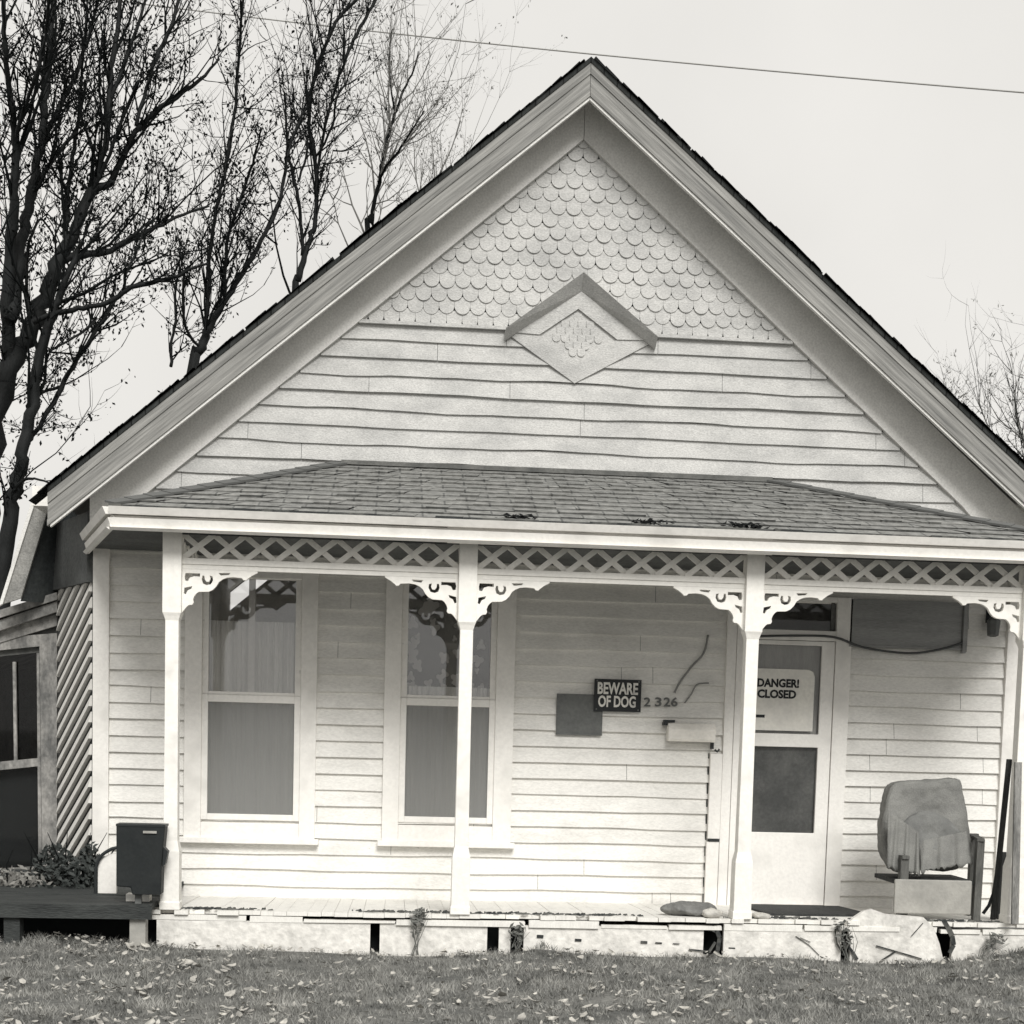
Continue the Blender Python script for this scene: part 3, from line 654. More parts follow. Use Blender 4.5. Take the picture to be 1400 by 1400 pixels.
for k in range(195000):
    y = -1.31-3.6*rnd.random(); x = rnd.uniform(-3.2,5.6)
    if k > 150000: x = rnd.choice((rnd.uniform(-6.5,-3.2), rnd.uniform(5.6,8.5))); y = -4.9+rnd.random()*(6.5 if x > 0 else 3.2)
    cl_ = math.sin(x*5.3+2*math.sin(y*4.1))*math.sin(y*6.7+1.5*math.sin(x*3.3)) + .6*math.sin(x*17+y*9)*math.sin(y*21-x*4)
    if cl_ < rnd.uniform(-1.4,.35): continue
    z = hgt(x,y); a = rnd.random()*6.28; h = rnd.uniform(.014,.038)*(1+.35*cl_)*(1.3 if y > -1.45 and rnd.random() < .5 else 1); w = rnd.uniform(.002,.0045)
    lx, ly = math.cos(a), math.sin(a); le = rnd.uniform(.3,1.3)*h; b = rnd.random()*6.28
    mb.add([(x-lx*w,y-ly*w,z-.004),(x+lx*w,y+ly*w,z-.004),(x+le*math.cos(b),y+le*math.sin(b),z+h)],[(0,1,2)])
tag(mb.build('grass', M['grass'], None, fix=False), 'short worn grey lawn in front of the porch', 'grass', kind='stuff')
mb = MB()
ctr = [(rnd.uniform(-3.2,5.6), -1.36-3.4*rnd.random()) for _ in range(70)]
for k in range(4200):
    y = -1.36-3.5*rnd.random()**.85; x = rnd.uniform(-3.2,5.6)
    if rnd.random() < .5: c0 = rnd.choice(ctr); x = c0[0]+rnd.gauss(0,.16); y = min(-1.35, c0[1]+rnd.gauss(0,.12))
    if rnd.random() < .10: y = -1.34-abs(rnd.gauss(0,.06))
    if x > 2.2 and rnd.random() < .45: continue
    z = hgt(x,y)+rnd.uniform(.015,.045); a = rnd.random()*6.28; l = rnd.uniform(.007,.027)*(1.6 if rnd.random() < .08 else 1); w = l*rnd.uniform(.3,.75); c, s = math.cos(a), math.sin(a)
    t1, t2 = rnd.uniform(-.5,.5), rnd.uniform(-.4,.4); cu = rnd.uniform(.1,.5)*l
    pt = lambda p, q, o: (x+c*p-s*q, y+s*p+c*q, z+p*t1+q*t2+o)
    mb.add([pt(-l,0,cu),pt(-l*.3,-w,cu*.4),pt(l*.5,-w*.8,cu*.3),pt(l,0,cu*.9),pt(l*.5,w*.8,cu*.4),pt(-l*.3,w,cu*.5),pt(0,0,0)],[(0,1,6),(1,2,6),(2,3,6),(3,4,6),(4,5,6),(5,0,6)])
tag(mb.build('fallen_leaves', M['leafpale'], None, fix=False), 'pale curled fallen leaves strewn over the lawn', 'leaves', kind='stuff')

# ------------------------------------------------------------------ text
def text(name, body, m, parent, loc, w, h, depth=.004, off=.0):
    cu = bpy.data.curves.new(name, 'FONT'); cu.body = body; cu.size = 1; cu.extrude = .02; cu.offset = off; cu.resolution_u = 3; cu.align_x = 'CENTER'
    t = bpy.data.objects.new(name+'_src', cu); COL.objects.link(t); dg_ = bpy.context.evaluated_depsgraph_get(); dg_.update()
    me = bpy.data.meshes.new_from_object(t.evaluated_get(dg_)); bpy.data.objects.remove(t); bpy.data.curves.remove(cu)
    v = np.array([x.co[:] for x in me.vertices]); lo, hi = v.min(0), v.max(0); sz = hi-lo
    for x in me.vertices:
        c = x.co; x.co = Vector(((c.x-(lo[0]+hi[0])/2)/sz[0]*w, -(c.z-lo[2])/sz[2]*depth, (c.y-lo[1])/sz[1]*h))
    me.materials.clear(); me.materials.append(m); me.name = name
    o = bpy.data.objects.new(name, me); COL.objects.link(o); o.location = loc; o.parent = parent
    return o

# ------------------------------------------------------------------ things on the wall
sx0,sx1,sz0,sz1 = rect(811,929,875,973)
sg = empty('warning_sign', 'black BEWARE OF DOG sign on the siding left of the house number', 'sign')
mb = MB(); mb.box(sx0,sx1,-.052,-.046,sz0,sz1); mb.build('panel', M['signblack'], sg)
sw_, sh_ = sx1-sx0, sz1-sz0; cx = (sx0+sx1)/2
for sx_ in (sx0+.02,sx1-.02):
    for sz_ in (sz0+.015,sz1-.015): mb = MB(); mb.tube([(sx_,-.0525,sz_),(sx_,-.056,sz_)],.006,8); mb.build('screw', M['plate'], sg)
text('lettering','BEWARE', M['signwhite'], sg, (cx,-.0522,sz0+sh_*.53), sw_*.86, sh_*.37, .003, .03)
text('lettering','OF DOG', M['signwhite'], sg, (cx-.004,-.0522,sz0+sh_*.13), sw_*.80, sh_*.36, .003, .03)
a,b,c,d = rect(760,949,823,1005); mb = MB(); mb.box(a,b,-.034,-.024,c,d); mb.box(a+.004,b-.004,-.037,-.0345,c,c+.012)
tag(bevel(mb.build('metal_plate', M['plate'], None),.002), 'square dull grey plate on the wall below the dog sign', 'plate')
nm = empty('house_number', 'four small dark digits of the house number between dog sign and mailbox', 'house number')
for ch, u in zip('2326', (884,899,911,921)):
    a,b,c,d = rect(u-4.5,953.5,u+4.5,966); text('digit', ch, M['plate'], nm, ((a+b)/2,-.026,c), b-a, d-c, .008, .02)
a,b,c,d = rect(910,989,974,1014); mlb = empty('mailbox', 'white horizontal wall mailbox left of the front door', 'mailbox')
mb = MB(); mb.prism([(0,c),(.085,c),(.095,c+.02),(.095,c+.09),(.06,d),(0,d)], a, b); mb.v = [(y,-.03-x,z) for x,y,z in mb.v]; bevel(mb.build('case', M['mailbox'], mlb),.006)
mb = MB(); mb.box(a-.03,a+.05,-.10,-.03,d+.003,d+.022); mb.box(a-.035,a-.005,-.10,-.03,d-.02,d+.003); mb.build('flap', M['iron'], mlb)
mb = MB(); mb.box(b-.02,b+.0,-.07,-.03,c-.05,c-.002); mb.tube([(b+.01,-.06,c-.055),(b+.03,-.06,c-.07),(b+.045,-.06,c-.05)],.008,6); mb.build('hook', M['iron'], mlb)
def cable(pts, r, y, name, label, m='wire', cat='cable'):
    mb = MB(); w = [P(u,v,y) for u,v in pts]; fine = []
    for i in range(len(w)-1):
        for t in (0,.25,.5,.75):
            p0, p1, p2, p3 = w[max(i-1,0)], w[i], w[i+1], w[min(i+2,len(w)-1)]
            fine.append(.5*((2*p1)+(p2-p0)*t+(2*p0-5*p1+4*p2-p3)*t*t+(3*p1-p0-3*p2+p3)*t**3))
    fine.append(w[-1]); mb.tube(fine, r, 6); return tag(mb.build(name, M[m], None, smooth=True), label, cat)
cable([(1030,870),(1085,869),(1140,871),(1180,885),(1240,893),(1285,888),(1318,878)], .009, -.062, 'wire', 'dark wire sagging across the wall from the door head to the right')
cable([(968,868),(962,893),(945,912),(930,932),(922,947)], .008, -.032, 'wire', 'longer of two thin wires slanting down above the mailbox', 'wirepale')
cable([(969,934),(953,936),(945,949),(936,961)], .006, -.030, 'wire', 'shorter of two thin wires curling down above the mailbox', 'wirepale')
# paper sign in the door
a,b,c,d = rect(1030,915,1111,999); ps = empty('door_notice', 'white DANGER CLOSED notice in the upper door glass', 'sign')
r_ = .05; mb = MB(); mb.prism([(a,c),(b,c),(b,d-r_),(b-.015,d-.015),(b-r_,d),(a,d)], -.0315, -.0285); mb.build('paper', M['paper'], ps)
ta,tb,t0,t1 = rect(1034,928,1091,940); text('lettering','DANGER!', M['signblack'], ps, ((ta+tb)/2,-.0318,t0), tb-ta, t1-t0, .0015, .045)
ta,tb,t0,t1 = rect(1034,943,1087,955); text('lettering','CLOSED', M['signblack'], ps, ((ta+tb)/2,-.0318,t0), tb-ta, t1-t0, .0015, .045)
ta,tb,t0,t1 = rect(1031,977,1044,981); mb = MB(); mb.box(ta,tb,-.033,-.0317,t0,t1); mb.build('tape_strip', M['signblack'], ps)
# grey panel standing in for the shade on the siding, right of the door
a,b,c,d = rect(1160,822,1312,884); shp = empty('shade_panel', 'grey panel painted as shade high on the wall right of the door', 'shade_panel')
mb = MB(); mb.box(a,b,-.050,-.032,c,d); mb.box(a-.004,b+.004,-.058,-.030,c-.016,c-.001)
mb.build('shade_sheet', M['shade_panel'], shp)  # flat sheet that carries the painted wall shade
mb = MB(); mb.box(b+.005,b+.03,-.075,-.03,c-.04,d); mb.box(b+.0305,b+.045,-.055,-.03,c-.03,d); mb.build('side_strip', M['shade_panel'], shp)
lm = empty('wall_lantern', 'small dark lantern on the wall under the rightmost bracket', 'lantern')
p = P(1358,858,-.1); mb = MB(); mb.tube([(p.x,-.10,p.z-.07),(p.x,-.10,p.z-.06),(p.x,-.10,p.z+.05),(p.x,-.10,p.z+.07),(p.x,-.10,p.z+.10)],[.02,.045,.055,.03,.01],8); mb.build('lamp_shade', M['plate'], lm)
mb = MB(); mb.box(p.x-.012,p.x+.012,-.10,-.018,p.z+.10,p.z+.12); mb.box(p.x-.03,p.x+.03,-.03,-.018,p.z+.04,p.z+.16); mb.build('arm', M['iron'], lm)

# ------------------------------------------------------------------ armchair
CHY = -.98
ch = empty('armchair', 'old wooden armchair draped with a grey cloth cover on the porch', 'armchair')
def puffy(outline, yc, rings_, name, m, parent, lean=0., smooth_n=2):
    cx = sum(p[0] for p in outline)/len(outline); cz = sum(p[1] for p in outline)/len(outline); zmin = min(p[1] for p in outline)
    # smooth outline
    pts = outline
    for _ in range(smooth_n):
        pts = [q_ for i in range(len(pts)) for q_ in ((pts[i][0]*.75+pts[(i+1)%len(pts)][0]*.25, pts[i][1]*.75+pts[(i+1)%len(pts)][1]*.25),(pts[i][0]*.25+pts[(i+1)%len(pts)][0]*.75, pts[i][1]*.25+pts[(i+1)%len(pts)][1]*.75))]
    mb = MB(); mb.rings([[(cx+(x-cx)*s, yc+dy+lean*(z-zmin), cz+(z-cz)*s) for x,z in pts] for s,dy in rings_]); o = mb.build(name, M[m], parent, smooth=True)
    sb = o.modifiers.new('fine', 'SUBSURF'); sb.levels = sb.render_levels = 3; sb.subdivision_type = 'SIMPLE'
    for sc_, st_ in ((.22,.034),(.07,.013)):
        tx_ = bpy.data.textures.new('folds', 'CLOUDS'); tx_.noise_scale = sc_; tx_.noise_depth = 2; dm = o.modifiers.new('folds', 'DISPLACE'); dm.texture = tx_; dm.strength = st_; dm.mid_level = .5; dm.texture_coords = 'LOCAL'
    return o
def o2(pts, y): return [(P(u,v,y).x, P(u,v,y).z) for u,v in pts]
puffy(o2([(1222,1076),(1232,1070),(1275,1068),(1300,1066),(1316,1064.5),(1319,1065),(1321,1068),(1322,1080),(1325,1120),(1331,1155),(1326,1176),(1300,1192),(1262,1190),(1246,1184),(1236,1196),(1222,1190),(1209,1170),(1205,1155),(1209,1125),(1215,1095)], CHY+.15), CHY+.15,
      [(.3,-.072),(.6,-.071),(.84,-.070),(.96,-.060),(.995,-.042),(1,-.01),(1.01,.06),(.96,.085)], 'backrest', 'chair', ch, .18, 1)
puffy(o2([(1236,1146),(1246,1122),(1266,1112),(1290,1118),(1312,1136),(1324,1154),(1312,1170),(1290,1182),(1262,1184),(1244,1172)], CHY+.02), CHY+.04, [(.3,-.034),(.7,-.032),(1.0,-.026),(1.12,-.010),(1.14,.0),(1.0,.02)], 'cushion', 'cushion', ch, .16)
mb = MB(); rr = random.Random(12); nu, nv = 26, 14        # loose cloth hanging over the seat edge
for (qa, qb, qc, qd, amp, ph) in (((1215,1108),(1256,1138),(1212,1186),(1258,1196),.013,0), ((1256,1150),(1322,1136),(1258,1192),(1330,1180),.010,2)):
    o_ = len(mb.v)
    for j in range(nv+1):
        for i in range(nu+1):
            f, g_ = i/nu, j/nv; u = (qa[0]*(1-f)+qb[0]*f)*(1-g_)+(qc[0]*(1-f)+qd[0]*f)*g_; v = (qa[1]*(1-f)+qb[1]*f)*(1-g_)+(qc[1]*(1-f)+qd[1]*f)*g_
            if j == nv: v += rr.uniform(-3,4)
            y = CHY-.035+.07*(1-g_) - .02*g_ + amp*(.4+g_)*math.sin(f*17+ph+1.5*g_) + .5*amp*math.sin(f*37+3*g_)
            mb.v.append(tuple(P(u,v,y)))
    for j in range(nv):
        for i in range(nu): k_ = o_+j*(nu+1)+i; mb.f.append((k_,k_+1,k_+nu+2,k_+nu+1))
cv = mb.build('cloth_cover', M['chair'], ch, smooth=True); sd_ = cv.modifiers.new('thick','SOLIDIFY'); sd_.thickness = .006
a,b,c,d = rect(1222,1203,1327,1249,CHY-.1); mb = MB(); mb.box(a,b,CHY-.12,CHY-.09,c,d,.004); bevel(mb.build('front_apron', M['card'], ch),.008)
sz = P(1280,1201,CHY).z; mb = MB(); mb.box(a+.01,b+.03,CHY-.085,CHY+.36,sz-.035,sz-.005); mb.build('seat', M['boarddark'], ch)
def leg(u0,u1,v0,v1,y0,y1):
    a,b,c,d = rect(u0,v0,u1,v1,y0); mb = MB(); mb.box(a,b,y0,y1,fz((y0+y1)/2),d,.002); bevel(mb.build('leg', M['wood'], ch),.004)
leg(1230,1242,1172,1250,CHY-.085,CHY-.035); leg(1334,1344,1148,1252,CHY-.11,CHY-.06); leg(1234,1244,1150,1250,CHY+.30,CHY+.35); leg(1326,1336,1140,1250,CHY+.30,CHY+.35)
q0, q1 = P(1338,1150,CHY-.08), P(1330,1146,CHY+.33); mb = MB(); mb.bar((q0.x,CHY-.12,q0.z+.012),(q1.x,CHY+.36,q0.z+.012),.05,.022,Vector((0,0,1))); mb.build('armrest', M['wood'], ch)
q0 = P(1236,1174,CHY-.06); mb = MB(); mb.bar((q0.x,CHY-.10,q0.z+.012),(q0.x,CHY+.36,q0.z+.012),.05,.022,Vector((0,0,1))); mb.build('armrest', M['wood'], ch)

# leaning boards and rod at the right post
def leaning(u0,v0,u1,v1,w,t,yt,yb,name,label,m,cat):
    mb = MB(); p = P(u0,v0,yt); q_ = P(u1,v1,yb); q_.z = fz(yb)+.004; mb.bar(q_,p,w,t); return tag(bevel(mb.build(name, M[m], None),.003), label, cat, None)
leaning(1380,1038,1358,1246,.036,.022,-1.17,-1.02,'leaning_board','dark narrow board leaning outermost against the right porch post','boarddark','board')
leaning(1392,1042,1388,1250,.05,.02,-1.34,-1.40,'leaning_board','pale weathered board standing in front of the right porch post','board','board')
leaning(1372,1165,1366,1248,.045,.03,-1.0,-.96,'wood_stake','short thick dark stake standing left of the leaning boards','boarddark','stake')
mb = MB(); mb.tube([P(1344,1249,-1.0),P(1352,1238,-1.0),P(1358,1222,-1.0),P(1362,1196,-1.0),P(1364,1176,-1.0)], .012, 7); tag(mb.build('hose', M['iron'], None, smooth=True), 'black bent hose beside the armchair leg', 'hose')
# things on the porch floor
rnd = random.Random(31); mb = MB()
for k in range(900):
    x = rnd.uniform(-1.5,4.4); y = -1.26+.12*rnd.random()**2; 
    if math.sin(x*2.3)+math.sin(x*5.1+1) < rnd.uniform(-1.2,.6): continue
    z = fz(y)+.002; l = rnd.uniform(.006,.03); a = rnd.gauss(0,.6); c_, s_ = math.cos(a), math.sin(a); hh = rnd.uniform(.004,.014)
    mb.add([(x-l*c_,y-l*s_,z),(x+l*c_,y+l*s_,z),(x+l*c_*.6,y+l*s_+.006,z+hh),(x-l*c_*.7,y-l*s_+.006,z+hh*.7)],[(0,1,2,3)])
tag(mb.build('leaf_litter', M['crack'], None, fix=False), 'dark crumbs of leaf litter along the edge of the porch floor', 'litter', kind='stuff')
mb = MB(); xa_, xb_ = PX(1028,1240,-.5), PX(1168,1240,-.5)
mb.hexa([(xa_,-.98,fz(-.98)+.002),(xb_,-.95,fz(-.95)+.002),(xb_,-.12,fz(-.12)+.002),(xa_,-.12,fz(-.12)+.002),(xa_,-.98,fz(-.98)+.016),(xb_,-.95,fz(-.95)+.018),(xb_,-.12,fz(-.12)+.016),(xa_,-.12,fz(-.12)+.016)])
tag(mb.build('doormat', M['boarddark'], None), 'dark flat mat on the porch floor in front of the storm door', 'doormat')
def lump(name, label, cat, u, v, y, sx, sy, sz, m, seed):
    c = P(u,v,y); rr = random.Random(seed); rg = []
    ph = [rr.random()*6 for _ in range(6)]
    for i in range(9):
        t = math.pi*(i+.4)/9.2; rr_ = math.sin(t); zz = math.cos(t)
        ring = []
        for k in range(16):
            a = 2*math.pi*k/16; w = 1+.16*math.sin(3*a+ph[0]+2*t)+.12*math.sin(5*a+ph[1]-t*3)+rr.uniform(-.05,.05)
            ring.append((c.x+sx*rr_*w*math.cos(a), y+sy*rr_*w*math.sin(a), fz(y)-.004+sz*.9+sz*zz*(.9+.12*math.sin(2*a+ph[2]))))
        rg.append(ring)
    mb = MB(); mb.rings(rg); o = mb.build(name, M[m], None, smooth=True, origin=(c.x,y,fz(y)))
    if m != 'rock':
        sb = o.modifiers.new('fine', 'SUBSURF'); sb.levels = sb.render_levels = 2
        tx_ = bpy.data.textures.new('crumple', 'CLOUDS'); tx_.noise_scale = .07; tx_.noise_depth = 2; dm = o.modifiers.new('crumple', 'DISPLACE'); dm.texture = tx_; dm.strength = .03; dm.mid_level = .45
    return tag(o, label, cat)
lump('rag', 'grey crumpled rag lying on the porch floor left of the door', 'rag', 945,1244,-1.1, .19,.13,.055, 'rag', 3)
lump('stone', 'pale squarish stone on the porch edge left of the door', 'stone', 972,1246,-1.22, .075,.05,.038, 'rock', 5)
lump('stone', 'pale low stone on the porch edge under the door', 'stone', 1040,1250,-1.24, .06,.05,.025, 'rock', 6)
lump('rag', 'dark scrap of cloth on the porch edge left of the armchair', 'rag', 1212,1248,-1.22, .10,.06,.022, 'boarddark', 8)
# debris on the porch eave
def clump(u, v, n, sx, label):
    rr = random.Random(int(u)); mb = MB(); c = P(u,v,-1.47)
    for k in range(n):
        x = c.x+rr.gauss(0,sx); y = -1.47+rr.uniform(-.03,.05); z = EZ+.018+rr.uniform(0,.03); a = rr.random()*6; l = rr.uniform(.015,.04)
        mb.add([(x-l*math.cos(a),y-l*math.sin(a)*.4,z),(x,y+.012,z+rr.uniform(.004,.02)),(x+l*math.cos(a),y+l*math.sin(a)*.4,z+rr.uniform(-.01,.02)),(x,y-.012,z-.004)],[(0,1,2,3)])
    tag(mb.build('leaf_clump', M['leafdark'], None, fix=False), label, 'leaf litter')
clump(1020,718,60,.075,'dark leaf clump on the porch eave, the rightmost and largest'); clump(885,712,45,.05,'dark leaf clump on the porch eave left of the largest one'); clump(712,708,40,.06,'dark leaf clump on the porch eave above the second post')

# ------------------------------------------------------------------ deck and things at the left
dk = empty('low_deck', 'low dark wooden deck at the left end of the porch', 'deck')
DX1 = PX(206,1245,-1.5); dz_ = PZ(100,1237,-1.5)
mb = MB(); y = -1.5; rr = random.Random(2)
while y < .6: mb.box(-4.4,DX1,y,y+.135,dz_-.03,dz_+rr.uniform(-.004,.004)); y += .142
mb.build('planks', M['deck'], dk)
mb = MB(); mb.box(-4.4,DX1+.01,-1.535,-1.502,dz_-.085,dz_+.006,.002); mb.build('edge_board', M['deck'], dk)
for u in (16,188): c = PX(u,1262,-1.5); mb = MB(); mb.box(c-.05,c+.05,-1.5,-1.4,-.15,dz_-.04); mb.build('leg', M['card'] if u > 100 else M['deck'], dk)
mb = MB(); mb.box(-4.3,DX1,-1.1,-1.06,-.15,dz_-.04); mb.build('deck_dark', M['black'], dk)  # black sheet painted as the darkness under the deck
bx = empty('metal_box', 'black upright metal box on a short leg in front of left porch post', 'box')
a,b,c,d = rect(161,1128,227,1222,-1.42); mb = MB(); mb.prism([(a,c+.05),(a+.09,c+.045),(a+.1,c+.0),(b-.025,c-.0),(b-.02,c+.22),(b,d),(a-.002,d+.004)], -1.47, -1.34); bevel(mb.build('case', M['box'], bx),.008)
mb = MB(); mb.box(a-.003,b+.003,-1.474,-1.336,d-.006,d+.008); mb.build('rim', M['iron'], bx)
mb = MB(); mb.hexa([(b-.02,-1.45,c+.18),(b+.0,-1.45,c+.20),(b+.0,-1.38,c+.20),(b-.02,-1.38,c+.18),(b-.012,-1.45,c+.31),(b+.016,-1.45,c+.28),(b+.016,-1.38,c+.28),(b-.012,-1.38,c+.31)]); mb.build('latch', M['iron'], bx)
mb = MB(); mb.box(a+.11,a+.15,-1.42,-1.38,dz_+.004,c+.046); mb.build('leg', M['plate'], bx)
mb = MB(); mb.box(a+.17,a+.255,-1.483,-1.4705,d-.048,d-.033); mb.build('label_plate', M['card'], bx)
a,b,c,d = rect(135,1166,160,1232,-.85); mb = MB(); n = 8
mb.prism([(a,dz_+.004),(b,dz_+.004),(b,d)]+[(b-(b-a)*math.sin(t)*1.0, d-.10*(1-math.cos(t))) for t in [math.pi/2*i/n for i in range(1,n+1)]], -.88, -.84)
tag(mb.build('white_board', M['trim'], None), 'small white round shouldered board beside the black metal box', 'board')
cable([(131,1228),(131,1190),(137,1172),(150,1162),(160,1159)], .012, -.90, 'hose', 'dark hose arching over the small white board', 'iron', 'hose')
mb = MB(); mb.box(PX(172,1232,-1.3),PX(204,1232,-1.3),-1.3,-1.2,dz_+.004,dz_+.05)
tag(mb.build('white_plank', M['floor'], None), 'short white plank piece on the deck under the black metal box', 'plank')
def leafy(name, label, cat, boxes, n, stems, m='shrub', size=(.012,.035), seed=1, group=None, mst='twig'):
    rr = random.Random(seed); t = empty(name, label, cat, group); mb = MB()
    for k in range(n):
        c, r3 = rr.choice(boxes)
        while True:
            d = Vector((rr.uniform(-1,1),rr.uniform(-1,1),rr.uniform(-1,1)))
            if d.length < 1: break
        p = Vector(c)+Vector((d.x*r3[0],d.y*r3[1],d.z*r3[2])); l = rr.uniform(*size); u = Vector((rr.gauss(0,1),rr.gauss(0,1),rr.gauss(0,1))).normalized(); v = u.orthogonal().normalized()
        mb.add([p-u*l,p-v*l*.45,p+u*l,p+v*l*.45],[(0,1,2,3)])
    mb.build('foliage', M[m], t, fix=False)
    mb = MB()
    for a, b in stems:
        a, b = Vector(a), Vector(b); mid = a.lerp(b,.5)+Vector((rr.uniform(-.03,.03),rr.uniform(-.03,.03),.02)); mb.tube([a,mid,b],[.008,.006,.002] if mst == 'twig' else [.003,.002,.001],5)
    mb.build('stems', M[mst], t); return t
c1, c2, c3 = P(100,1200,-.45), P(55,1205,-.5), P(125,1190,-.4)
leafy('shrub','dark leafy shrub on the deck below the diagonal boards','shrub',[(c1,(.26,.22,.17)),(c3,(.1,.1,.20)),(P(75,1185,-.4),(.15,.12,.16))],1500,[((c1.x+dx,-.45,dz_),(c1.x+dx*2.2,-.42+dx*.5,dz_+.38)) for dx in (-.15,-.08,-.02,.05,.1,.16)],seed=3)
leafy('shrub','pale dry leafy shrub at the far left end of the deck','shrub',[(P(25,1208,-.45),(.28,.2,.12)),(P(-60,1205,-.4),(.3,.2,.14))],900,[((P(u,1235,-.45).x,-.45,dz_),(P(u+8,1180,-.4).x,-.4,dz_+.25)) for u in (-60,-20,10,35,50)],'shrubpale',seed=6)
for (u0,v0,u1,v1,lab,sd) in ((568,1290,575,1245,'wilted weed drooping over the skirting left of the second post',1),(1160,1305,1150,1265,'dry weed growing at the crack in the skirting',2),(705,1292,708,1268,'grass tuft by the hole in the skirting',3),(1340,1300,1370,1280,'low weeds on the mound at the right end',4)):
    b0, t0_ = P(u0,v0,-1.36), P(u1,v1,-1.35); rr = random.Random(sd)
    leafy('weed', lab, 'weed', [(b0.lerp(t0_,.5),(.05,.025,.08)),(b0.lerp(t0_,.9),(.06,.02,.05))], 60, [((b0.x+rr.uniform(-.03,.03),-1.36,-.06),(t0_.x+rr.uniform(-.08,.08),-1.36,t0_.z-rr.uniform(0,.06))) for _ in range(7)], 'weed', (.012,.03), sd, None, 'weed')

# ------------------------------------------------------------------ trees
def catmull(w, step=3):
    out = []
    for i in range(len(w)-1):
        p0,p1,p2,p3 = w[max(i-1,0)],w[i],w[i+1],w[min(i+2,len(w)-1)]
        for k in range(step):
            t = k/step; out.append(.5*((2*p1)+(p2-p0)*t+(2*p0-5*p1+4*p2-p3)*t*t+(3*p1-p0-3*p2+p3)*t**3))
    out.append(w[-1]); return out
def tree(name, label, cat, Y, limbs, ntw, nleaf, seed, mtw='twig', mlf='leafdark', spread=1.6, twl=(.35,1.1), lsz=(.025,.06), trunkm='bark', group=None, clumps=0):
    """limbs: traced main limbs [(px, py, width px)...]; each gets its own run in depth; twigs and last leaves grow from them"""
    rr = random.Random(seed); t = empty(name, label, cat, group); mb = MB(); nodes = []; segs = []
    k = (Y+11)/F
    for li, l in enumerate(limbs):
        u0, v0 = l[0][0], l[0][1]
        y = Y if not nodes else min(nodes, key=lambda n_: (n_[0]-u0)**2+(n_[1]-v0)**2)[2]
        dr_ = 0 if li == 0 else rr.uniform(-spread, spread)/max(3,len(l)); pts = []; rad = []
        for i, (u,v,w) in enumerate(l):
            if i: y += dr_*rr.uniform(.4,1.6)
            nodes.append((u,v,y)); p = P(u,v,y)
            if li == 0 and i == 0: p.z = -.15
            pts.append(p); rad.append(max(.006, w*k/2*(.76 if li or i > 3 else .84)))
        fp = catmull(pts,4); fr_ = [rad[min(int(i/4),len(rad)-1)]*(1-(i%4)/4)+rad[min(int(i/4)+1,len(rad)-1)]*((i%4)/4) for i in range(len(fp))]
        fp = [p+Vector((rr.gauss(0,1),rr.gauss(0,1),rr.gauss(0,1)))*r_*.25 for p,r_ in zip(fp,fr_)]
        mb.tube(fp, fr_, 7)
        for i in range(len(fp)-1):
            if v0 > 0 and fp[i].z > 2.6: segs.append((fp[i], fp[i+1], fr_[i]))
    mb.build('trunk', M[trunkm], t, smooth=True, fix=False)
    tw = MB(); lf = MB(); tips = []
    def grow(p, d, L, r, lev):
        n = 4; pts = [p]; q_ = p; dd = d
        for i in range(n):
            dd = (dd + Vector((rr.gauss(0,.13),rr.gauss(0,.13),rr.gauss(0,.10)+.09))).normalized(); q_ = q_+dd*L/n; pts.append(q_)
        tw.tube(pts, [r*(1-.75*i/n) for i in range(n+1)], 4 if lev else 5, cap=False)
        tips.extend(pts[1:])
        if lev < 2:
            for _ in range(rr.randint(2,4)):
                i = rr.randint(1,n); dv = (dd + Vector((rr.gauss(0,.7),rr.gauss(0,.7),rr.gauss(0,.5)))).normalized(); grow(pts[i], dv, L*rr.uniform(.35,.65), r*.55, lev+1)
    wts = [(b-a).length*(1 if r_ < .05 else .5) for a,b,r_ in segs]
    for _ in range(ntw):
        a, b, r_ = rr.choices(segs, wts)[0]; p = a.lerp(b, rr.random()); ax = (b-a).normalized()
        d = (ax*rr.uniform(.4,1.2) + Vector((rr.gauss(0,.6),rr.gauss(0,.6),rr.gauss(0,.35)+.25))).normalized()
        big = rr.random() < .28
        if big: d = (ax + Vector((rr.gauss(0,.28),rr.gauss(0,.3),.35))).normalized()
        grow(p, d, rr.uniform(*twl)*(2.0 if big else 1), min(.022 if big else .012, max(.0055, r_*.5)), 0)
    for _ in range(nleaf):
        if _ % 4 == 0: p0 = rr.choice(tips)
        p = p0 + Vector((rr.gauss(0,.045),rr.gauss(0,.045),rr.gauss(0,.05)-.02)); l = rr.uniform(*lsz)
        u = Vector((rr.gauss(0,1),rr.gauss(0,1),rr.gauss(0,1.3))).normalized(); v = u.orthogonal().normalized()
        lf.add([p-u*l,p-v*l*.55+u*l*.1,p+u*l,p+v*l*.5],[(0,1,2,3)])
    tw.build('twigs', M[mtw], t, fix=False)
    if nleaf: lf.build('foliage', M[mlf], t, fix=False)
    return t
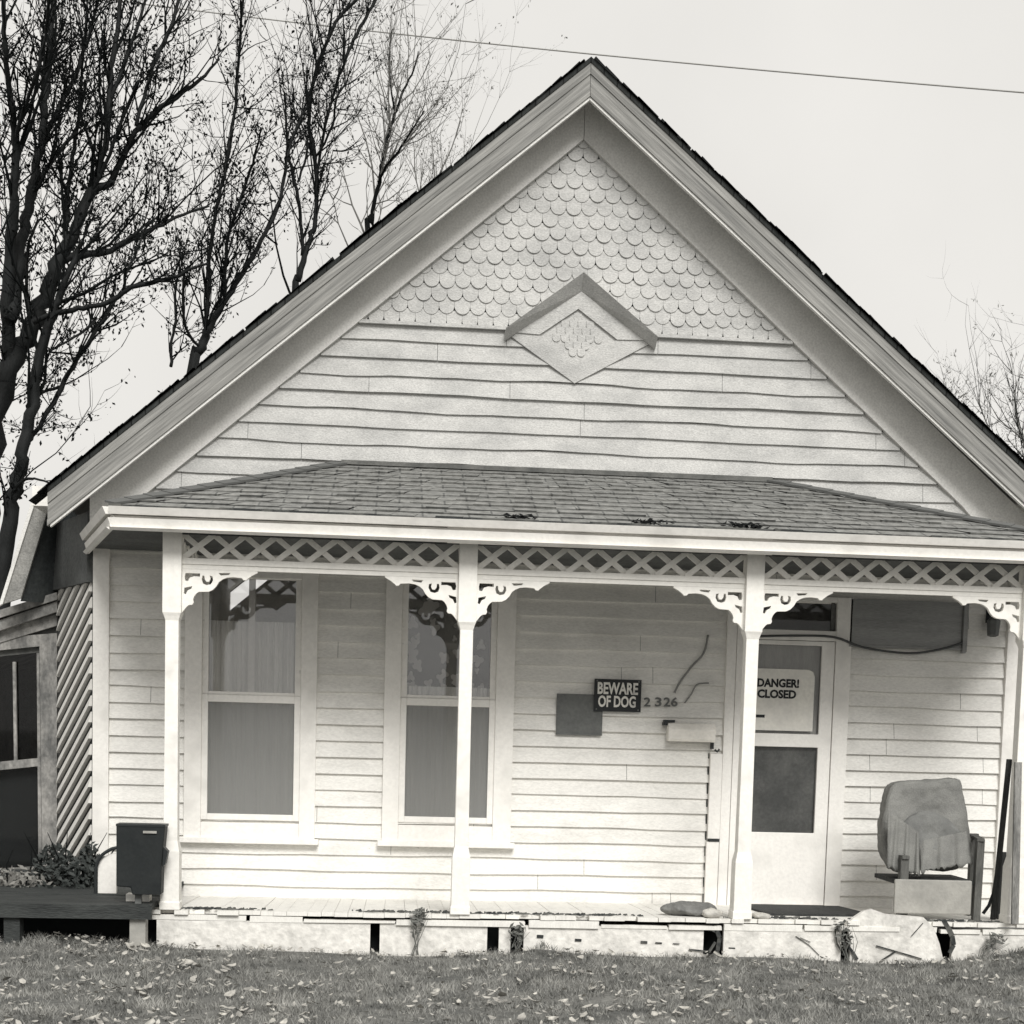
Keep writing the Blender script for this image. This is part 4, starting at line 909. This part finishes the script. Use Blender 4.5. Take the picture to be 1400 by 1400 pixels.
T1 = [
 [(-60,1240,46),(-50,1000,42),(-25,700,40),(-5,580,36),(14,500,34),(46,446,30),(66,395,27),(84,355,24),(104,311,18),(125,264,15),(150,250,12),(170,210,10),(193,171,9),(232,140,8),(271,111,6),(300,80,3)],
 [(104,311,13),(122,262,12),(143,200,11),(150,140,10),(154,79,10),(162,30,8),(166,-30,6),(172,-120,3)],
 [(84,355,16),(107,350,13),(140,345,11),(164,336,9),(190,322,8),(214,311,7),(250,293,5),(286,282,4)],
 [(164,336,7),(190,315,5),(214,297,3)],
 [(186,171,7),(200,120,6),(214,79,8),(232,40,7),(246,-5,6),(262,-70,3)],
 [(14,500,24),(12,420,22),(15,340,20),(20,280,16),(23,220,13),(20,170,10),(12,110,9),(7,60,8),(4,-5,7),(0,-80,3)],
 [(14,440,26),(24,380,24),(30,330,20),(42,270,16),(54,214,14),(60,150,12),(66,107,12),(70,50,10),(74,-10,8),(80,-90,3)],
 [(22,186,7),(36,140,6),(50,100,6),(62,50,5),(66,0,4),(70,-60,2)],
 [(54,214,9),(70,170,8),(88,135,8),(108,90,7),(122,50,6),(132,10,5),(140,-40,3)],
 [(92,330,11),(92,280,9),(96,240,8),(104,190,7),(110,140,6),(112,90,5),(118,30,4),(120,-40,2)],
 [(150,140,8),(165,100,7),(180,60,6),(196,10,5),(205,-40,3)],
 [(125,264,7),(150,210,6),(172,150,5),(190,110,4)],
 [(42,270,10),(66,230,8),(82,205,7),(104,180,5)],
 [(-25,700,30),(-45,560,26),(-60,430,24),(-55,300,18),(-70,150,14),(-60,0,9),(-70,-110,4)],
 [(46,446,8),(38,400,6),(36,360,6),(44,320,5),(58,300,4),(78,330,3)],
]
T2 = [
 [(-22,1240,30),(-14,1000,28),(0,820,26),(12,730,25),(20,670,24),(30,620,22),(42,570,20),(52,500,18),(68,440,16),(82,405,13),(98,365,10),(112,330,7)],
 [(45,440,9),(71,430,9),(100,424,9),(130,418,8),(157,408,9),(180,393,8),(210,386,8),(236,379,7),(260,368,5),(284,360,4)],
 [(32,612,7),(46,595,7),(62,570,8),(85,530,9),(100,500,8),(125,462,8),(145,430,8),(157,410,7)],
 [(44,545,5),(60,536,5),(85,528,6)],
 [(68,480,4),(95,465,4),(120,448,5),(132,435,5)],
 [(170,395,6),(172,375,5),(186,345,4),(196,315,3)],
 [(5,690,6),(30,658,6),(48,655,4),(70,662,3)],
]
T3 = [
 [(255,1130,20),(256,900,19),(260,520,17),(275,478,15),(286,446,14),(311,407,11),(332,372,9),(350,343,8),(366,312,7),(379,286,6),(388,245,6),(396,200,5),(410,165,4),(421,143,4)],
 [(280,460,8),(284,410,8),(286,357,7),(290,320,7),(296,286,6),(304,250,6),(311,214,6),(317,175,5),(322,143,5),(327,70,5),(332,0,4),(336,-60,2)],
 [(307,410,7),(308,370,6),(312,325,6),(322,290,5),(336,250,5),(348,215,4),(358,175,3)],
 [(235,500,6),(234,470,5),(240,440,5),(240,400,4),(245,370,3)],
 [(275,478,6),(255,450,5),(250,410,5),(252,370,4)],
]
T4 = [
 [(400,1120,14),(402,800,13),(404,420,11),(408,385,11),(416,350,10),(424,325,9),(431,300,8),(433,262,7),(431,225,7),(424,185,7),(422,150,6),(426,118,6),(440,75,6),(457,36,6),(470,15,5),(492,-10,4),(505,-60,2)],
 [(414,350,7),(411,305,6),(407,268,6),(400,235,6),(393,205,5),(391,165,4),(390,130,3)],
 [(407,250,4),(418,215,4),(420,190,4)],
 [(433,240,5),(440,195,5),(450,150,5),(462,110,4),(470,88,5),(480,62,6),(497,30,6),(514,0,5),(530,-40,3)],
 [(470,88,5),(471,60,4),(470,40,3)],
 [(433,215,4),(455,170,4),(460,135,4),(475,110,3)],
]
T5 = [
 [(495,1110,12),(498,700,11),(503,330,9),(507,305,8),(513,272,7),(518,248,7),(523,220,6),(530,190,6),(537,165,6),(542,150,5),(552,122,4),(566,95,3),(572,70,2)],
 [(518,248,5),(528,228,4),(544,208,4),(560,182,3),(580,152,2)],
 [(540,155,4),(534,120,3),(532,80,2),(536,40,1.5)],
]
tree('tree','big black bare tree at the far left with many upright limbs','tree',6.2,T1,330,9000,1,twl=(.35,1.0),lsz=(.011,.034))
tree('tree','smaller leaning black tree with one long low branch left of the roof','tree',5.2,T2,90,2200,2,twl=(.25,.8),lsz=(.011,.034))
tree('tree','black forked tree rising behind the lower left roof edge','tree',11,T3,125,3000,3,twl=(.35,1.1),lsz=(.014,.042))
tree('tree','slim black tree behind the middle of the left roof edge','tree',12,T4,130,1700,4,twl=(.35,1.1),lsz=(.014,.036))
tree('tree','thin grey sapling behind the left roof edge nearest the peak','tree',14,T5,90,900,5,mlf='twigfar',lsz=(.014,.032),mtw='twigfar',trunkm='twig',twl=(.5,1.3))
TB = [[(1430,1080,8),(1425,800,7),(1410,640,5),(1398,600,4),(1390,570,3),(1387,545,2),(1386,530,1.5)],[(1410,640,4),(1370,610,3),(1352,585,2.5),(1342,560,2),(1337,545,1.5)],[(1425,700,4),(1350,650,3),(1312,600,2),(1300,570,1.5),(1294,550,1.2)],[(1398,600,2.5),(1368,575,2),(1358,560,1.5)],[(1425,700,4),(1440,620,4),(1440,560,2.5),(1430,520,1.5)]]
T6 = [[(585,1110,8),(588,700,7),(590,330,5),(594,270,4),(600,240,3),(612,215,2.5),(622,190,2),(630,165,1.5)],[(590,310,4),(600,262,3),(612,240,2.5),(628,222,2),(645,200,1.5)],[(590,330,4),(575,270,2.5),(568,240,2),(566,200,1.5)],[(594,280,3),(640,250,2),(660,230,1.5)]]
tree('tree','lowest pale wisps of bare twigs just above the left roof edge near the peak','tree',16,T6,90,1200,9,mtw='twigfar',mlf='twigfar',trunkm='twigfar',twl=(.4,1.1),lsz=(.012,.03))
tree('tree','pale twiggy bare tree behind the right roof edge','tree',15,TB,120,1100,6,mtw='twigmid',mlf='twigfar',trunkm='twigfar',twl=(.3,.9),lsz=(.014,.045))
# power line
mb = MB(); a, b = P(430,38,16), P(1500,140,9); a, b = a+(a-b)*.9, b+(b-a)*.9; pts = []
for i in range(41): t = i/40; p = a.lerp(b,t); p.z -= 1.6*t*(1-t)-.4; pts.append(p)
pw = empty('power_line','thin grey overhead wire crossing the sky above the roof peak','power line')
mb.tube(pts,.013,5); mb.build('wire', M['line'], pw)

GR = {'tree':'bare trees around the house', 'weed':'weeds along the skirting', 'shrub':'shrubs on the low deck', 'leaf litter':'leaf clumps on the porch eave', 'stone':'stones on the porch edge', 'cable':'wires on the porch wall', 'rag':'cloth scraps on the porch floor'}
for o in COL.objects:
    if o.parent is None and o.get('category') in GR: o['group'] = GR[o['category']]

# ------------------------------------------------------------------ light
wd = bpy.data.worlds.new('World'); S.world = wd; wd.use_nodes = True; nt = wd.node_tree; N = nt.nodes; L = nt.links
bg = N['Background']; sk = N.new('ShaderNodeTexSky'); sk.sky_type = 'NISHITA'; sk.sun_disc = False
SE, SA = 40, 9          # sun height and swing to the right of straight behind the camera
sk.sun_elevation = R(SE); sk.sun_rotation = R(180-SA); sk.air_density = 1; sk.dust_density = 4
hs = N.new('ShaderNodeHueSaturation'); hs.inputs['Saturation'].default_value = 0.0
mn = N.new('ShaderNodeMix'); mn.data_type = 'RGBA'; mn.blend_type = 'MULTIPLY'; mn.inputs['Factor'].default_value = 1; mn.inputs['B'].default_value = (1,.978,.935,1)
L.new(sk.outputs[0], hs.inputs['Color'])
dk_ = N.new('ShaderNodeMix'); dk_.data_type = 'RGBA'; dk_.blend_type = 'DARKEN'; dk_.inputs['Factor'].default_value = 1; dk_.inputs['B'].default_value = (9.0,9.0,9.0,1)
lt_ = N.new('ShaderNodeMix'); lt_.data_type = 'RGBA'; lt_.blend_type = 'LIGHTEN'; lt_.inputs['Factor'].default_value = 1; lt_.inputs['B'].default_value = (8.5,8.5,8.5,1)
L.new(hs.outputs[0], dk_.inputs['A']); L.new(dk_.outputs['Result'], lt_.inputs['A']); L.new(lt_.outputs['Result'], mn.inputs['A']); cn = N.new('ShaderNodeTexNoise'); cn.inputs['Scale'].default_value = 2.6; cn.inputs['Detail'].default_value = 6
ctc = N.new('ShaderNodeTexCoord'); cmr = N.new('ShaderNodeMapRange'); cmr.inputs['From Min'].default_value = .3; cmr.inputs['From Max'].default_value = .7; cmr.inputs['To Min'].default_value = .91; cmr.inputs['To Max'].default_value = 1.04
cm = N.new('ShaderNodeMix'); cm.data_type = 'RGBA'; cm.blend_type = 'MULTIPLY'; cm.inputs['Factor'].default_value = 1
L.new(ctc.outputs['Generated'], cn.inputs['Vector']); L.new(cn.outputs['Fac'], cmr.inputs['Value']); L.new(mn.outputs['Result'], cm.inputs['A']); L.new(cmr.outputs['Result'], cm.inputs['B'])
L.new(cm.outputs['Result'], bg.inputs['Color'])
bg.inputs['Strength'].default_value = .10
sd = bpy.data.lights.new('sun','SUN'); sd.energy = 3.3; sd.angle = R(24); sd.color = (1,.985,.955); so = bpy.data.objects.new('sun', sd); COL.objects.link(so)
d = Vector((math.sin(R(SA))*math.cos(R(SE)), -math.cos(R(SA))*math.cos(R(SE)), math.sin(R(SE)))); so.rotation_euler = d.to_track_quat('Z','Y').to_euler()
S.view_settings.view_transform = 'Standard'; S.view_settings.look = 'None'; S.view_settings.exposure = 0; S.view_settings.gamma = 1
S.cycles.max_bounces = 6; S.cycles.transparent_max_bounces = 8
